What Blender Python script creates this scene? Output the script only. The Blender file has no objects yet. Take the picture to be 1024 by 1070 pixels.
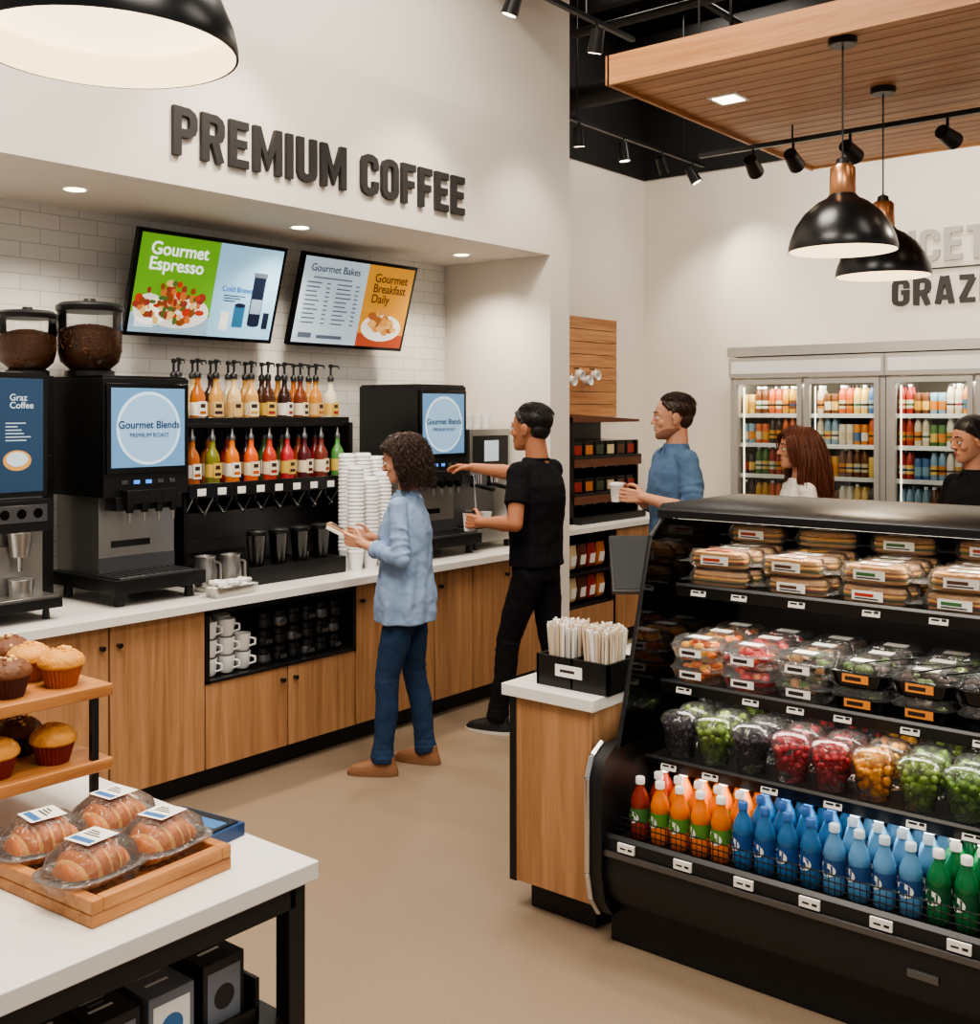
import bpy, math, random
from mathutils import Vector, Matrix
R=random.Random(7)
rad=math.radians
SC=bpy.context.scene
COL=SC.collection

# ------------------------------------------------------------------ materials
def lin(c):
    return tuple(((v/255)/12.92 if v/255<=.04045 else ((v/255+.055)/1.055)**2.4) for v in c)
MATS={}
def base(name):
    m=bpy.data.materials.new(name); m.use_nodes=True
    return m,m.node_tree,m.node_tree.nodes['Principled BSDF']
def M(name,c,rough=.5,metal=0,var=.05,scale=14,bump=0,emit=0,spec=.5,bscale=None,sss=0):
    if name in MATS: return MATS[name]
    m,nt,b=base(name); c=lin(c)
    tc=nt.nodes.new('ShaderNodeTexCoord'); n=nt.nodes.new('ShaderNodeTexNoise')
    n.inputs['Scale'].default_value=scale; n.inputs['Detail'].default_value=4
    nt.links.new(tc.outputs['Object'],n.inputs['Vector'])
    mx=nt.nodes.new('ShaderNodeMix'); mx.data_type='RGBA'
    mx.inputs[6].default_value=tuple(max(0,v*(1-var)) for v in c)+(1,)
    mx.inputs[7].default_value=tuple(min(1,v*(1+var)) for v in c)+(1,)
    nt.links.new(n.outputs['Fac'],mx.inputs[0]); nt.links.new(mx.outputs[2],b.inputs['Base Color'])
    b.inputs['Roughness'].default_value=rough; b.inputs['Metallic'].default_value=metal
    b.inputs['Specular IOR Level'].default_value=spec
    if sss:
        b.inputs['Subsurface Weight'].default_value=sss; b.inputs['Subsurface Radius'].default_value=(1,.35,.2); b.inputs['Subsurface Scale'].default_value=.01
    if emit:
        nt.links.new(mx.outputs[2],b.inputs['Emission Color']); b.inputs['Emission Strength'].default_value=emit
    if bump:
        n2=nt.nodes.new('ShaderNodeTexNoise'); n2.inputs['Scale'].default_value=bscale or scale*6; n2.inputs['Detail'].default_value=5
        nt.links.new(tc.outputs['Object'],n2.inputs['Vector'])
        bp=nt.nodes.new('ShaderNodeBump'); bp.inputs['Strength'].default_value=bump; bp.inputs['Distance'].default_value=.01
        nt.links.new(n2.outputs['Fac'],bp.inputs['Height']); nt.links.new(bp.outputs[0],b.inputs['Normal'])
    MATS[name]=m; return m
def wood(name,c1,c2,axis='z',sc=26,rough=.45):
    m,nt,b=base(name); c1=lin(c1);c2=lin(c2)
    tc=nt.nodes.new('ShaderNodeTexCoord'); mp=nt.nodes.new('ShaderNodeMapping')
    v=[sc,sc,sc]; v['xyz'.index(axis)]=sc*.05
    mp.inputs['Scale'].default_value=v
    nt.links.new(tc.outputs['Object'],mp.inputs['Vector'])
    n=nt.nodes.new('ShaderNodeTexNoise'); n.inputs['Scale'].default_value=1; n.inputs['Detail'].default_value=8; n.inputs['Roughness'].default_value=.65; n.inputs['Distortion'].default_value=.6
    nt.links.new(mp.outputs[0],n.inputs['Vector'])
    r=nt.nodes.new('ShaderNodeValToRGB'); r.color_ramp.elements[0].position=.32; r.color_ramp.elements[1].position=.68
    r.color_ramp.elements[0].color=c1+(1,); r.color_ramp.elements[1].color=c2+(1,)
    nt.links.new(n.outputs['Fac'],r.inputs[0]); nt.links.new(r.outputs[0],b.inputs['Base Color'])
    b.inputs['Roughness'].default_value=rough
    bp=nt.nodes.new('ShaderNodeBump'); bp.inputs['Strength'].default_value=.08; nt.links.new(n.outputs['Fac'],bp.inputs['Height']); nt.links.new(bp.outputs[0],b.inputs['Normal'])
    MATS[name]=m; return m
def clear(name,tint=(1,1,1),body=.03,rough=.05,crinkle=0):
    m=bpy.data.materials.new(name); m.use_nodes=True; nt=m.node_tree; nt.nodes.remove(nt.nodes['Principled BSDF']); out=nt.nodes['Material Output']
    t=nt.nodes.new('ShaderNodeBsdfTransparent'); t.inputs[0].default_value=tint+(1,)
    g=nt.nodes.new('ShaderNodeBsdfGlossy'); g.inputs['Roughness'].default_value=rough; g.inputs[0].default_value=(.9,.9,.9,1)
    d=nt.nodes.new('ShaderNodeBsdfDiffuse'); d.inputs[0].default_value=(.8,.8,.8,1)
    fr=nt.nodes.new('ShaderNodeFresnel'); fr.inputs[0].default_value=1.4
    n=nt.nodes.new('ShaderNodeTexNoise'); n.inputs['Scale'].default_value=45; n.inputs['Distortion'].default_value=1
    tc=nt.nodes.new('ShaderNodeTexCoord'); nt.links.new(tc.outputs['Object'],n.inputs['Vector'])
    if crinkle:
        bp=nt.nodes.new('ShaderNodeBump'); bp.inputs['Strength'].default_value=crinkle; bp.inputs['Distance'].default_value=.01
        nt.links.new(n.outputs['Fac'],bp.inputs['Height']); nt.links.new(bp.outputs[0],g.inputs['Normal']); nt.links.new(bp.outputs[0],fr.inputs['Normal'])
    m1=nt.nodes.new('ShaderNodeMixShader'); nt.links.new(fr.outputs[0],m1.inputs[0]); nt.links.new(t.outputs[0],m1.inputs[1]); nt.links.new(g.outputs[0],m1.inputs[2])
    m2=nt.nodes.new('ShaderNodeMixShader'); m2.inputs[0].default_value=body; nt.links.new(m1.outputs[0],m2.inputs[1]); nt.links.new(d.outputs[0],m2.inputs[2])
    nt.links.new(m2.outputs[0],out.inputs['Surface']); MATS[name]=m; return m
def tile():
    m,nt,b=base('subway_tile')
    tc=nt.nodes.new('ShaderNodeTexCoord'); sp=nt.nodes.new('ShaderNodeSeparateXYZ'); cb=nt.nodes.new('ShaderNodeCombineXYZ')
    nt.links.new(tc.outputs['Object'],sp.inputs[0]); nt.links.new(sp.outputs[1],cb.inputs[0]); nt.links.new(sp.outputs[2],cb.inputs[1])
    br=nt.nodes.new('ShaderNodeTexBrick'); br.inputs['Scale'].default_value=1; br.inputs['Brick Width'].default_value=.2; br.inputs['Row Height'].default_value=.075
    br.inputs['Mortar Size'].default_value=.0025; br.inputs['Mortar Smooth'].default_value=.2
    br.inputs['Color1'].default_value=(.76,.74,.71,1); br.inputs['Color2'].default_value=(.70,.69,.66,1); br.inputs['Mortar'].default_value=(.5,.49,.47,1)
    nt.links.new(cb.outputs[0],br.inputs['Vector']); nt.links.new(br.outputs['Color'],b.inputs['Base Color'])
    b.inputs['Roughness'].default_value=.22
    bp=nt.nodes.new('ShaderNodeBump'); bp.invert=True; bp.inputs['Strength'].default_value=.4; bp.inputs['Distance'].default_value=.003
    nt.links.new(br.outputs['Fac'],bp.inputs['Height']); nt.links.new(bp.outputs[0],b.inputs['Normal'])
    return m

white=M('wall_paint',(226,219,209),.75,var=.015,scale=3)
blackceil=M('black_ceiling_paint',(22,21,21),.8)
floorm=M('speckled_floor',(134,116,97),.45,var=.3,scale=140,bump=.1)
TILE=tile()
oak=wood('oak_cabinet',(142,100,66),(184,140,100),'z',22)
oakx=wood('oak_plank_x',(158,106,62),(200,146,98),'x',22)
oaky=wood('oak_plank_y',(150,98,56),(200,146,96),'y',30)
butcher=wood('butcher_block',(150,94,50),(200,142,86),'y',40)
quartz=M('white_quartz',(228,224,218),.25,var=.02,scale=40)
black=M('black_plastic',(18,18,19),.35)
blackm=M('black_powder_coat',(22,22,23),.4)
blackg=M('black_gloss',(10,10,11),.12)
shade=M('pendant_black_enamel',(14,14,15),.3)
toe=M('toe_kick_black',(14,14,14),.5)
steel=M('brushed_steel',(176,174,170),.3,.9,var=.05,scale=60)
steeld=M('dark_steel',(110,110,112),.35,.8)
chrome=M('chrome',(215,215,215),.12,1)
wplast=M('white_plastic',(236,236,234),.4)
paper=M('white_paper',(236,233,226),.8,var=.03)
kraft=M('kraft_paper',(176,138,98),.8)
brass=M('copper_brass',(196,140,100),.3,.9)
lampglow=M('lamp_diffuser',(255,232,196),.5,emit=2.6)
downglow=M('downlight_lens',(255,236,205),.5,emit=8)
lampin=M('lamp_inner_enamel',(255,236,206),.5,emit=1.2)
glass=clear('clear_glass',(.96,.98,.97),.0,.03)
plastic=clear('clear_plastic',(.98,.98,.98),.04,.08,.3)
wrap=clear('plastic_wrap',(.98,.98,.98),.05,.12,1.0)
beans=M('coffee_beans',(120,76,46),.35,var=.6,scale=110,bump=1,bscale=80)
def E(name,c,e=1.0): return M(name,c,.4,emit=e,var=.03)
def C(name,c,r=.5,**k): return M(name,c,r,**k)

# ------------------------------------------------------------------ builder
def FR(o,x,y):
    x=Vector(x).normalized(); y=Vector(y).normalized(); z=x.cross(y)
    m=Matrix.Identity(4)
    for i in range(3):
        m[i][0]=x[i]; m[i][1]=y[i]; m[i][2]=z[i]; m[i][3]=o[i]
    return m
def TR(x,y,z,rz=0,rx=0,ry=0,s=1):
    return Matrix.Translation((x,y,z))@Matrix.Rotation(rz,4,'Z')@Matrix.Rotation(ry,4,'Y')@Matrix.Rotation(rx,4,'X')@Matrix.Scale(s,4)
class B:
    def __init__(s,name,T=None):
        s.n=name; s.V=[]; s.F=[]; s.I=[]; s.S=[]; s.mats=[]; s.T=T or Matrix.Identity(4)
    def mi(s,m):
        if m not in s.mats: s.mats.append(m)
        return s.mats.index(m)
    def add(s,vs,fs,m,sm=False,T=None):
        o=len(s.V); X=s.T@T if T else s.T
        s.V+=[X@Vector(v) for v in vs]; i=s.mi(m)
        for f in fs: s.F.append([o+k for k in f]); s.I.append(i); s.S.append(sm)
    def box(s,x0,x1,y0,y1,z0,z1,m,T=None):
        vs=[(x,y,z) for x in (x0,x1) for y in (y0,y1) for z in (z0,z1)]
        s.add(vs,[(0,1,3,2),(4,6,7,5),(0,4,5,1),(2,3,7,6),(0,2,6,4),(1,5,7,3)],m,False,T)
    def cyl(s,p1,p2,r1,r2,m,seg=14,T=None,caps=True):
        p1=Vector(p1);p2=Vector(p2); d=(p2-p1).normalized()
        a=Vector((0,0,1)) if abs(d.z)<.9 else Vector((1,0,0))
        u=d.cross(a).normalized(); v=d.cross(u); vs=[]
        for p,r in ((p1,r1),(p2,r2)):
            for k in range(seg):
                t=2*math.pi*k/seg; vs.append(p+u*math.cos(t)*r+v*math.sin(t)*r)
        fs=[(k,(k+1)%seg,seg+(k+1)%seg,seg+k) for k in range(seg)]
        if caps: fs+= [list(range(seg))[::-1],list(range(seg,2*seg))]
        s.add(vs,fs,m,True,T)
    def lathe(s,prof,c,m,seg=18,T=None,cap0=True,cap1=True):
        vs=[];fs=[];n=len(prof)
        for r,z in prof:
            for k in range(seg):
                t=2*math.pi*k/seg; vs.append((c[0]+r*math.cos(t),c[1]+r*math.sin(t),c[2]+z))
        for j in range(n-1):
            for k in range(seg):
                fs.append((j*seg+k,j*seg+(k+1)%seg,(j+1)*seg+(k+1)%seg,(j+1)*seg+k))
        if cap0: fs.append(list(range(seg))[::-1])
        if cap1: fs.append([(n-1)*seg+k for k in range(seg)])
        s.add(vs,fs,m,True,T)
    def loft(s,secs,m,c=(0,0,0),n=24,p=2.0,T=None,caps=True,sm=True,fold=None):
        vs=[];fs=[]
        for q in secs:
            z,rx,ry=q[:3]; ox,oy=(q[3],q[4]) if len(q)>3 else (0,0)
            for k in range(n):
                t=2*math.pi*k/n; ct,st=math.cos(t),math.sin(t); g=1+(fold(z,t) if fold else 0)
                vs.append((c[0]+ox+g*rx*math.copysign(abs(ct)**(2/p),ct),c[1]+oy+g*ry*math.copysign(abs(st)**(2/p),st),c[2]+z))
        L=len(secs)
        for j in range(L-1):
            for k in range(n): fs.append((j*n+k,j*n+(k+1)%n,(j+1)*n+(k+1)%n,(j+1)*n+k))
        if caps: fs.append(list(range(n))[::-1]); fs.append([(L-1)*n+k for k in range(n)])
        s.add(vs,fs,m,sm,T)
    def sph(s,c,r,m,seg=12,rings=8,T=None):
        if not hasattr(r,'__len__'): r=(r,r,r)
        vs=[(c[0],c[1],c[2]-r[2])];fs=[]
        for j in range(1,rings):
            a=math.pi*j/rings-math.pi/2
            for k in range(seg):
                t=2*math.pi*k/seg; vs.append((c[0]+r[0]*math.cos(a)*math.cos(t),c[1]+r[1]*math.cos(a)*math.sin(t),c[2]+r[2]*math.sin(a)))
        vs.append((c[0],c[1],c[2]+r[2])); e=len(vs)-1
        for k in range(seg):
            fs.append((0,1+(k+1)%seg,1+k)); fs.append((e,e-seg+k,e-seg+(k+1)%seg))
        for j in range(rings-2):
            for k in range(seg): fs.append((1+j*seg+k,1+j*seg+(k+1)%seg,1+(j+1)*seg+(k+1)%seg,1+(j+1)*seg+k))
        s.add(vs,fs,m,True,T)
    def cap(s,p1,p2,r1,r2,m,seg=14):
        s.cyl(p1,p2,r1,r2,m,seg); s.sph(p1,r1,m,seg,8); s.sph(p2,r2,m,seg,8)
    def chain(s,pts,m,seg=14):
        for a,b in zip(pts[:-1],pts[1:]): s.cap(a[0],b[0],a[1],b[1],m,seg)
    def extr(s,poly,ax,a0,a1,m,T=None):
        n=len(poly)
        def P(q,a): return {'x':(a,q[0],q[1]),'y':(q[0],a,q[1]),'z':(q[0],q[1],a)}[ax]
        vs=[P(q,a0) for q in poly]+[P(q,a1) for q in poly]
        fs=[list(range(n))[::-1],list(range(n,2*n))]+[(k,(k+1)%n,n+(k+1)%n,n+k) for k in range(n)]
        s.add(vs,fs,m,False,T)
    def disc(s,cx,cy,z,rx,ry,m,n=24,T=None):
        s.add([(cx+rx*math.cos(2*math.pi*k/n),cy+ry*math.sin(2*math.pi*k/n),z) for k in range(n)],[list(range(n))],m,False,T)
    def quad(s,x0,x1,y0,y1,z,m,T=None):
        s.add([(x0,y0,z),(x1,y0,z),(x1,y1,z),(x0,y1,z)],[(0,1,2,3)],m,False,T)
    def stroke(s,path,w,z0,z1,m,closed=False,sx=1,sy=1,ox=0,oy=0):
        P=[Vector(p) for p in path]; n=len(P); Lf=[];Rt=[]
        for i in range(n):
            if closed: a,c=P[i-1],P[(i+1)%n]
            else: a=P[i-1] if i>0 else None; c=P[i+1] if i<n-1 else None
            d1=(P[i]-a).normalized() if a is not None else None; d2=(c-P[i]).normalized() if c is not None else None
            if d1 is None: d1=d2
            if d2 is None: d2=d1
            n1=Vector((-d1.y,d1.x)); n2=Vector((-d2.y,d2.x)); nn=(n1+n2).normalized(); k=min(1/max(nn.dot(n1),.3),2.2)
            Lf.append(P[i]+nn*w/2*k); Rt.append(P[i]-nn*w/2*k)
        for i in range(n if closed else n-1):
            j=(i+1)%n; q=[Rt[i],Rt[j],Lf[j],Lf[i]]
            s.extr([(ox+v.x*sx,oy+v.y*sy) for v in q],'z',z0,z1,m)
    def done(s,bevel=0,parent=None,origin=True,recalc=True):
        xs=[v.x for v in s.V];ys=[v.y for v in s.V];zs=[v.z for v in s.V]
        o=Vector(((min(xs)+max(xs))/2,(min(ys)+max(ys))/2,min(zs))) if origin else Vector((0,0,0))
        me=bpy.data.meshes.new(s.n); me.from_pydata([v-o for v in s.V],[],s.F)
        for m in s.mats: me.materials.append(m)
        me.polygons.foreach_set('material_index',s.I); me.polygons.foreach_set('use_smooth',s.S)
        if recalc:
            import bmesh
            bm=bmesh.new(); bm.from_mesh(me); bmesh.ops.recalc_face_normals(bm,faces=bm.faces); bm.to_mesh(me); bm.free()
        me.update()
        try: me.set_sharp_from_angle(angle=rad(42))
        except Exception: pass
        ob=bpy.data.objects.new(s.n,me); COL.objects.link(ob); ob.location=o
        if bevel:
            bv=ob.modifiers.new('bevel','BEVEL'); bv.width=bevel; bv.segments=2; bv.limit_method='ANGLE'; bv.angle_limit=rad(50)
        if parent:
            ob.parent=parent; ob.location=o-parent.location
        return ob
def text(body,T,mat,w=None,h=None,size=.1,ext=.0005,off=0,parent=None,align='LEFT',name='lettering'):
    cu=bpy.data.curves.new(name,'FONT'); cu.body=body; cu.size=size; cu.extrude=ext; cu.offset=off; cu.align_x=align; cu.space_line=.85
    cu.materials.append(mat); ob=bpy.data.objects.new(name,cu); COL.objects.link(ob)
    sx=sy=1
    if w or h:
        bpy.context.view_layer.update(); d=ob.dimensions
        if w: sx=w/d.x
        if h: sy=h/d.y
        if not w: sx=sy
        if not h: sy=sx
    m=T@Matrix.Diagonal((sx,sy,1,1))
    if parent:
        ob.parent=parent; ob.matrix_parent_inverse=Matrix.Translation(-parent.location)
    ob.matrix_basis=m
    return ob
def FX(x,y,z): return FR((x,y,z),(0,1,0),(0,0,1))
def FY(x,y,z): return FR((x,y,z),(1,0,0),(0,0,1))

bowl=[(.1,.905),(.34,.905),(.43,.85),(.46,.78),(.46,.60),(.43,.52),(.34,.465),(.1,.465)]
ring=[(.22,.905),(.34,.905),(.43,.86),(.46,.78),(.46,.22),(.43,.14),(.34,.095),(.22,.095),(.13,.14),(.1,.22),(.1,.78),(.13,.86)]
Cc=[(.46,.64),(.46,.78),(.43,.86),(.34,.905),(.22,.905),(.13,.86),(.1,.78),(.1,.22),(.13,.14),(.22,.095),(.34,.095),(.43,.14),(.46,.22),(.46,.36)]
GL={'P':(.54,[[(.1,0),(.1,1)],bowl]),'R':(.56,[[(.1,0),(.1,1)],bowl,[(.30,.47),(.455,0)]]),
'E':(.50,[[(.1,0),(.1,1)],[(.1,.91),(.48,.91)],[(.1,.51),(.44,.51)],[(.1,.09),(.48,.09)]]),'F':(.48,[[(.1,0),(.1,1)],[(.1,.91),(.47,.91)],[(.1,.49),(.42,.49)]]),
'M':(.76,[[(.1,0),(.1,1)],[(.66,0),(.66,1)],[(.12,.96),(.38,.22),(.64,.96)]]),'I':(.2,[[(.1,0),(.1,1)]]),
'U':(.56,[[(.1,1),(.1,.22),(.13,.14),(.22,.095),(.34,.095),(.43,.14),(.46,.22),(.46,1)]]),'C':(.55,[Cc]),'O':(.56,[ring+['c']]),
'G':(.56,[Cc[:-2]+[(.46,.22),(.46,.5)],[(.3,.5),(.55,.5)]]),'A':(.60,[[(.09,0),(.26,1)],[(.51,0),(.34,1)],[(.15,.24),(.45,.24)]]),
'Z':(.52,[[(.04,.91),(.46,.91)],[(.44,.9),(.1,.1)],[(.05,.09),(.49,.09)]]),'N':(.58,[[(.1,0),(.1,1)],[(.48,0),(.48,1)],[(.12,.95),(.46,.05)]]),'T':(.52,[[(0,.91),(.52,.91)],[(.26,0),(.26,.9)]])}
def sign(word,T,w,h,mat,d=.022,st=.175):
    b=B('wall_sign_lettering',T); tot=sum(.34 if c==' ' else GL[c][0]+.1 for c in word)-.1; sx=w/tot; x=0
    for c in word:
        if c==' ': x+=.34; continue
        ww,ps=GL[c]
        for i,p in enumerate(ps):
            cl=p[-1]=='c'; p=p[:-1] if cl else p; st_=st*(.85 if c=='M' and i==2 else 1)
            b.stroke(p,st_,0,d+i*.0004,mat,cl,sx,h,x*sx,0)
        x+=ww+.1
    return b.done()

# ------------------------------------------------------------------ room
b=B('floor'); b.box(-5.1,4,-2,8.35,-.1,0,floorm); b.done()
b=B('ceiling'); b.box(-5.1,4,-2,8.35,5,5.1,blackceil); b.done()
b=B('wall_left'); b.box(-5.1,-5.0,-2,8.35,0,5,white); b.done()
b=B('wall_left_bulkhead'); b.box(-5.0,-4.1,-2,5.63,2.71,5,white); b.box(-5.0,-4.1,5.63,5.84,0,5,white); b.done()
b=B('wall_left_tile'); b.box(-5.0,-4.985,-2,5.63,.87,2.71,TILE); b.done()
b=B('wall_left_upper'); b.box(-5.0,-4.99,5.84,8.25,3.72,5,blackceil); b.done()
b=B('wall_far'); b.box(-5.1,4,8.25,8.35,0,3.72,white); b.done()
b=B('wall_far_upper'); b.box(-5.1,4,8.24,8.35,3.72,5,blackceil); b.done()
b=B('baseboard_left'); b.box(-4.1,-4.085,5.64,5.84,0,.1,toe); b.done()
b=B('baseboard_far'); b.box(-5,4,8.235,8.25,0,.1,toe); b.done()
duct=M('black_duct',(40,39,39),.5)
b=B('ceiling_truss')
for y in (4.2,5.4,6.6,7.8): b.box(-4.08 if y<5.8 else -4.98,3.5,y,y+.09,4.62,4.8,duct)
for x in (-3.2,-1.6,0): b.box(x,x+.06,2,8.2,4.8,4.9,duct)
b.cyl((-4.0,5.0,4.35),(3,5.0,4.35),.13,.13,duct,20); b.cyl((-2.4,2.5,4.45),(-2.4,8.2,4.45),.03,.03,duct)
b.cyl((-3.6,2.5,4.5),(-3.6,8.2,4.5),.025,.025,duct); b.cyl((-4.9,6.9,4.1),(3,6.9,4.1),.09,.09,duct,18); b.cyl((-4.9,6.2,4.3),(3,6.2,4.3),.03,.03,duct,10)
for x in (-3.5,-1,1): b.box(x,x+.02,4.99,5.01,4.45,5,duct); b.box(x,x+.02,6.89,6.91,4.15,5,duct)
b.done()

for y in (1.3,2.63,3.94,5.27):
    b=B('recessed_downlight'); b.lathe([(.035,.0),(.062,-.004),(.062,.0)],(-4.53,y,2.71),wplast,20,cap0=False,cap1=False)
    b.lathe([(.045,-.002),(.001,-.002)],(-4.53,y,2.708),downglow,20,cap0=False); b.done()
    l=bpy.data.lights.new('downlight_lamp','SPOT'); l.energy=58; l.color=(1,.88,.72); l.spot_size=rad(130); l.spot_blend=.8; l.shadow_soft_size=.06
    o=bpy.data.objects.new('downlight_lamp',l); COL.objects.link(o); o.location=(-4.5,y,2.68)

# ------------------------------------------------------------------ signs
sgn=M('sign_charcoal',(46,44,43),.6)
sgg=M('sign_grey',(168,164,158),.6)
sign('PREMIUM COFFEE',FX(-4.1,2.83,2.838),1.95,.215,sgn)
sign('GRAZING',FY(-2.86,8.25,2.50),.98,.2,sgn)
sign('ICETEA',FY(-2.74,8.25,2.81),.90,.24,sgg)
b=B('wall_sign_rule'); b.box(-2.86,-1.8,8.235,8.25,2.755,2.765,sgn); b.done()

# ------------------------------------------------------------------ coffee counter
b=B('coffee_bar_counter')
b.box(-4.98,-4.08,.4,5.62,.83,.87,quartz)
b.box(-4.95,-4.2,.42,5.6,0,.1,toe)
b.box(-4.95,-4.15,.42,3.03,.1,.83,toe); b.box(-4.95,-4.15,3.96,5.6,.1,.83,toe)
b.box(-4.95,-4.15,3.03,3.96,.1,.5,toe); b.box(-4.95,-4.62,3.03,3.96,.5,.83,black)
def dr(y0,y1,z0,z1,knob=None):
    b.box(-4.15,-4.125,y0+.004,y1-.004,z0,z1,oak)
    if knob: b.cyl((-4.125,knob[0],knob[1]),(-4.10,knob[0],knob[1]),.008,.012,black,12)
ys=[.42,1.11,1.59,2.07,2.55,3.03]
for i in range(5): dr(ys[i],ys[i+1],.105,.82,(ys[i+1]-.04 if i%2==1 else ys[i]+.04,.74))
dr(3.03,3.51,.105,.49,(3.47,.43)); dr(3.51,3.96,.105,.49,(3.55,.43))
ys=[3.96,4.27,4.57,4.90,5.25,5.6]
for i in range(5): dr(ys[i],ys[i+1],.105,.82,(ys[i+1]-.04 if i%2==1 else ys[i]+.04,.74))
b.box(-4.15,-4.118,3.03,3.05,.49,.82,black);b.box(-4.15,-4.118,3.94,3.96,.49,.82,black);b.box(-4.15,-4.118,3.03,3.96,.80,.82,black);b.box(-4.15,-4.118,3.03,3.96,.49,.505,black)
b.done(.002)
b=B('stacked_white_mugs')
for i,(x,y) in enumerate([(-4.2,3.1),(-4.2,3.2),(-4.21,3.3),(-4.3,3.14),(-4.3,3.25)]):
    for k in range(3):
        if i==2 and k==2: continue
        z=.506+k*.085; b.lathe([(.028,0),(.036,.01),(.042,.08),(.038,.08),(.034,.02)],(x,y,z),wplast,16)
        b.chain([((x+.03,y+.02,z+.06),.005),((x+.055,y+.035,z+.055),.005),((x+.055,y+.035,z+.03),.005),((x+.03,y+.02,z+.02),.005)],wplast,6)
b.done()
b=B('bagged_cup_lids')
for k in range(3):
    for j in range(6):
        y=3.42+j*.09; z=.507+k*.085
        b.lathe([(.03,0),(.041,.012),(.041,.02),(.036,.045),(.028,.05)],(-4.2+R.uniform(-.01,.01),y,z),black if (j+k)%3 else steeld,14)
        b.lathe([(.036,.05),(.036,.075),(.01,.08)],(-4.2,y,z),black,12)
        if (j+k)%2: b.box(-4.158,-4.156,y-.02,y+.02,z+.015,z+.035,steeld)
b.box(-4.3,-4.14,3.39,3.9,.5055,.507,black); b.done()

# ------------------------------------------------------------------ wall TVs
def tv(name,y0,kind):
    T=FR((-4.85,y0,2.10),(0,1,0),(.15,0,.52)); w,h=.93,.54
    b=B(name,T); b.box(0,w,0,h,-.03,0,blackg); b.box(.3,.63,.12,.42,-.05,-.03,black); b.box(.4,.53,.3,.36,-.16,-.04,black)
    e=.0015
    if kind==1:
        g=E('screen_green',(104,170,44),.6); bl=E('screen_lightblue',(150,200,230),.65)
        b.quad(.02,.49,.02,h-.02,e,g); b.quad(.49,w-.02,.02,h-.02,e,bl); b.quad(.02,.49,.02,.12,e*1.2,E('screen_bluegrey',(150,180,200),.6))
        b.disc(.29,.14,e*2,.19,.09,E('plate_white',(235,230,220),.65)); b.disc(.12,.14,e*2,.09,.08,E('plate_white',(235,230,220),.65))
        cols=[(190,60,40),(200,120,60),(140,76,38),(225,190,120),(80,110,50),(150,60,50)]
        for i in range(110):
            a=R.uniform(0,6.28);q=R.uniform(0,.95); b.disc(.24+.21*q*math.cos(a),.18+.11*q*math.sin(a),e*(2.5+i*.03),R.uniform(.010,.030),R.uniform(.010,.024),E('food_%d'%(i%6),cols[i%6],.6),12)
        d=E('screen_navy',(20,30,52),.5)
        b.quad(.74,.82,.1,.36,e*2,d); b.quad(.735,.825,.36,.385,e*2,E('sgrey',(90,100,110),.6)); b.quad(.64,.71,.08,.2,e*2,E('screen_teal',(40,96,130),.7)); b.quad(.745,.815,.16,.24,e*3,E('sgrey2',(130,150,170),.7)); b.quad(.56,.61,.06,.16,e*2,E('plate_white',(235,230,220),.65)); b.quad(.84,.88,.08,.17,e*2,d)
        b.disc(.675,.2,e*3,.035,.012,d,16); b.disc(.78,.1,e*2.2,.04,.012,d,16)
        for k in range(3): b.quad(.56,.70-k*.03,.245-k*.014,.25-k*.014,e*2,d)
        for k in range(4): b.quad(.05,.16+.02*k,.05+k*.012,.055+k*.012,e*2,E('screen_white',(250,250,250),1.0))
    else:
        b.quad(.02,.52,.02,h-.02,e,E('screen_pale',(180,200,214),.6)); b.quad(.52,w-.02,.02,h-.02,e,E('screen_orange',(206,144,44),.6))
        b.quad(.52,w-.02,.02,.1,e*1.5,E('screen_rust',(170,70,40),.6))
        b.disc(.71,.14,e*2,.17,.085,E('plate_white',(235,230,220),.65))
        cols=[(200,140,70),(220,170,100),(160,90,40)]
        for i in range(50):
            a=R.uniform(0,6.28);q=R.uniform(0,.8); b.disc(.71+.16*q*math.cos(a),.17+.085*q*math.sin(a),e*(2.5+i*.03),R.uniform(.02,.04),R.uniform(.014,.026),E('pastry_%d'%(i%3),cols[i%3],.6),12)
        tx=E('screen_text_grey',(90,104,120),.4)
        for k in range(10):
            for u in (.06,.29): b.quad(u,u+R.uniform(.08,.13),.37-k*.026,.37-k*.026+.008,e*2,tx); b.quad(u+.15,u+.18,.37-k*.026,.37-k*.026+.008,e*2,tx)
        b.quad(.06,.16,.05,.08,e*2,tx); b.quad(.2,.4,.05,.07,e*2,tx)
        b.quad(.1,.4,.40,.408,e*2,tx)
    ob=b.done(recalc=False)
    def tt(s,u,v,w_,m,off=.0): text(s,T@Matrix.Translation((u,v,e*3)),m,w=w_,parent=ob,off=off,ext=.0003,name='screen_text')
    wt=E('screen_white',(250,250,250),1.0)
    if kind==1: tt('Gourmet\nEspresso',.08,.42,.34,wt,.0012); tt('Cold Brews',.54,.27,.2,E('screen_text_blue',(30,90,170),.4),.0008)
    else: tt('Gourmet Bakes',.07,.44,.38,E('screen_navy',(20,30,52),.5),.0005); tt('Gourmet\nBreakfast\nDaily',.58,.42,.28,E('screen_brown',(70,34,14),.4),.001)
    return ob
tv('menu_tv',3.07,1); tv('menu_tv',4.12,2)

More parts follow.
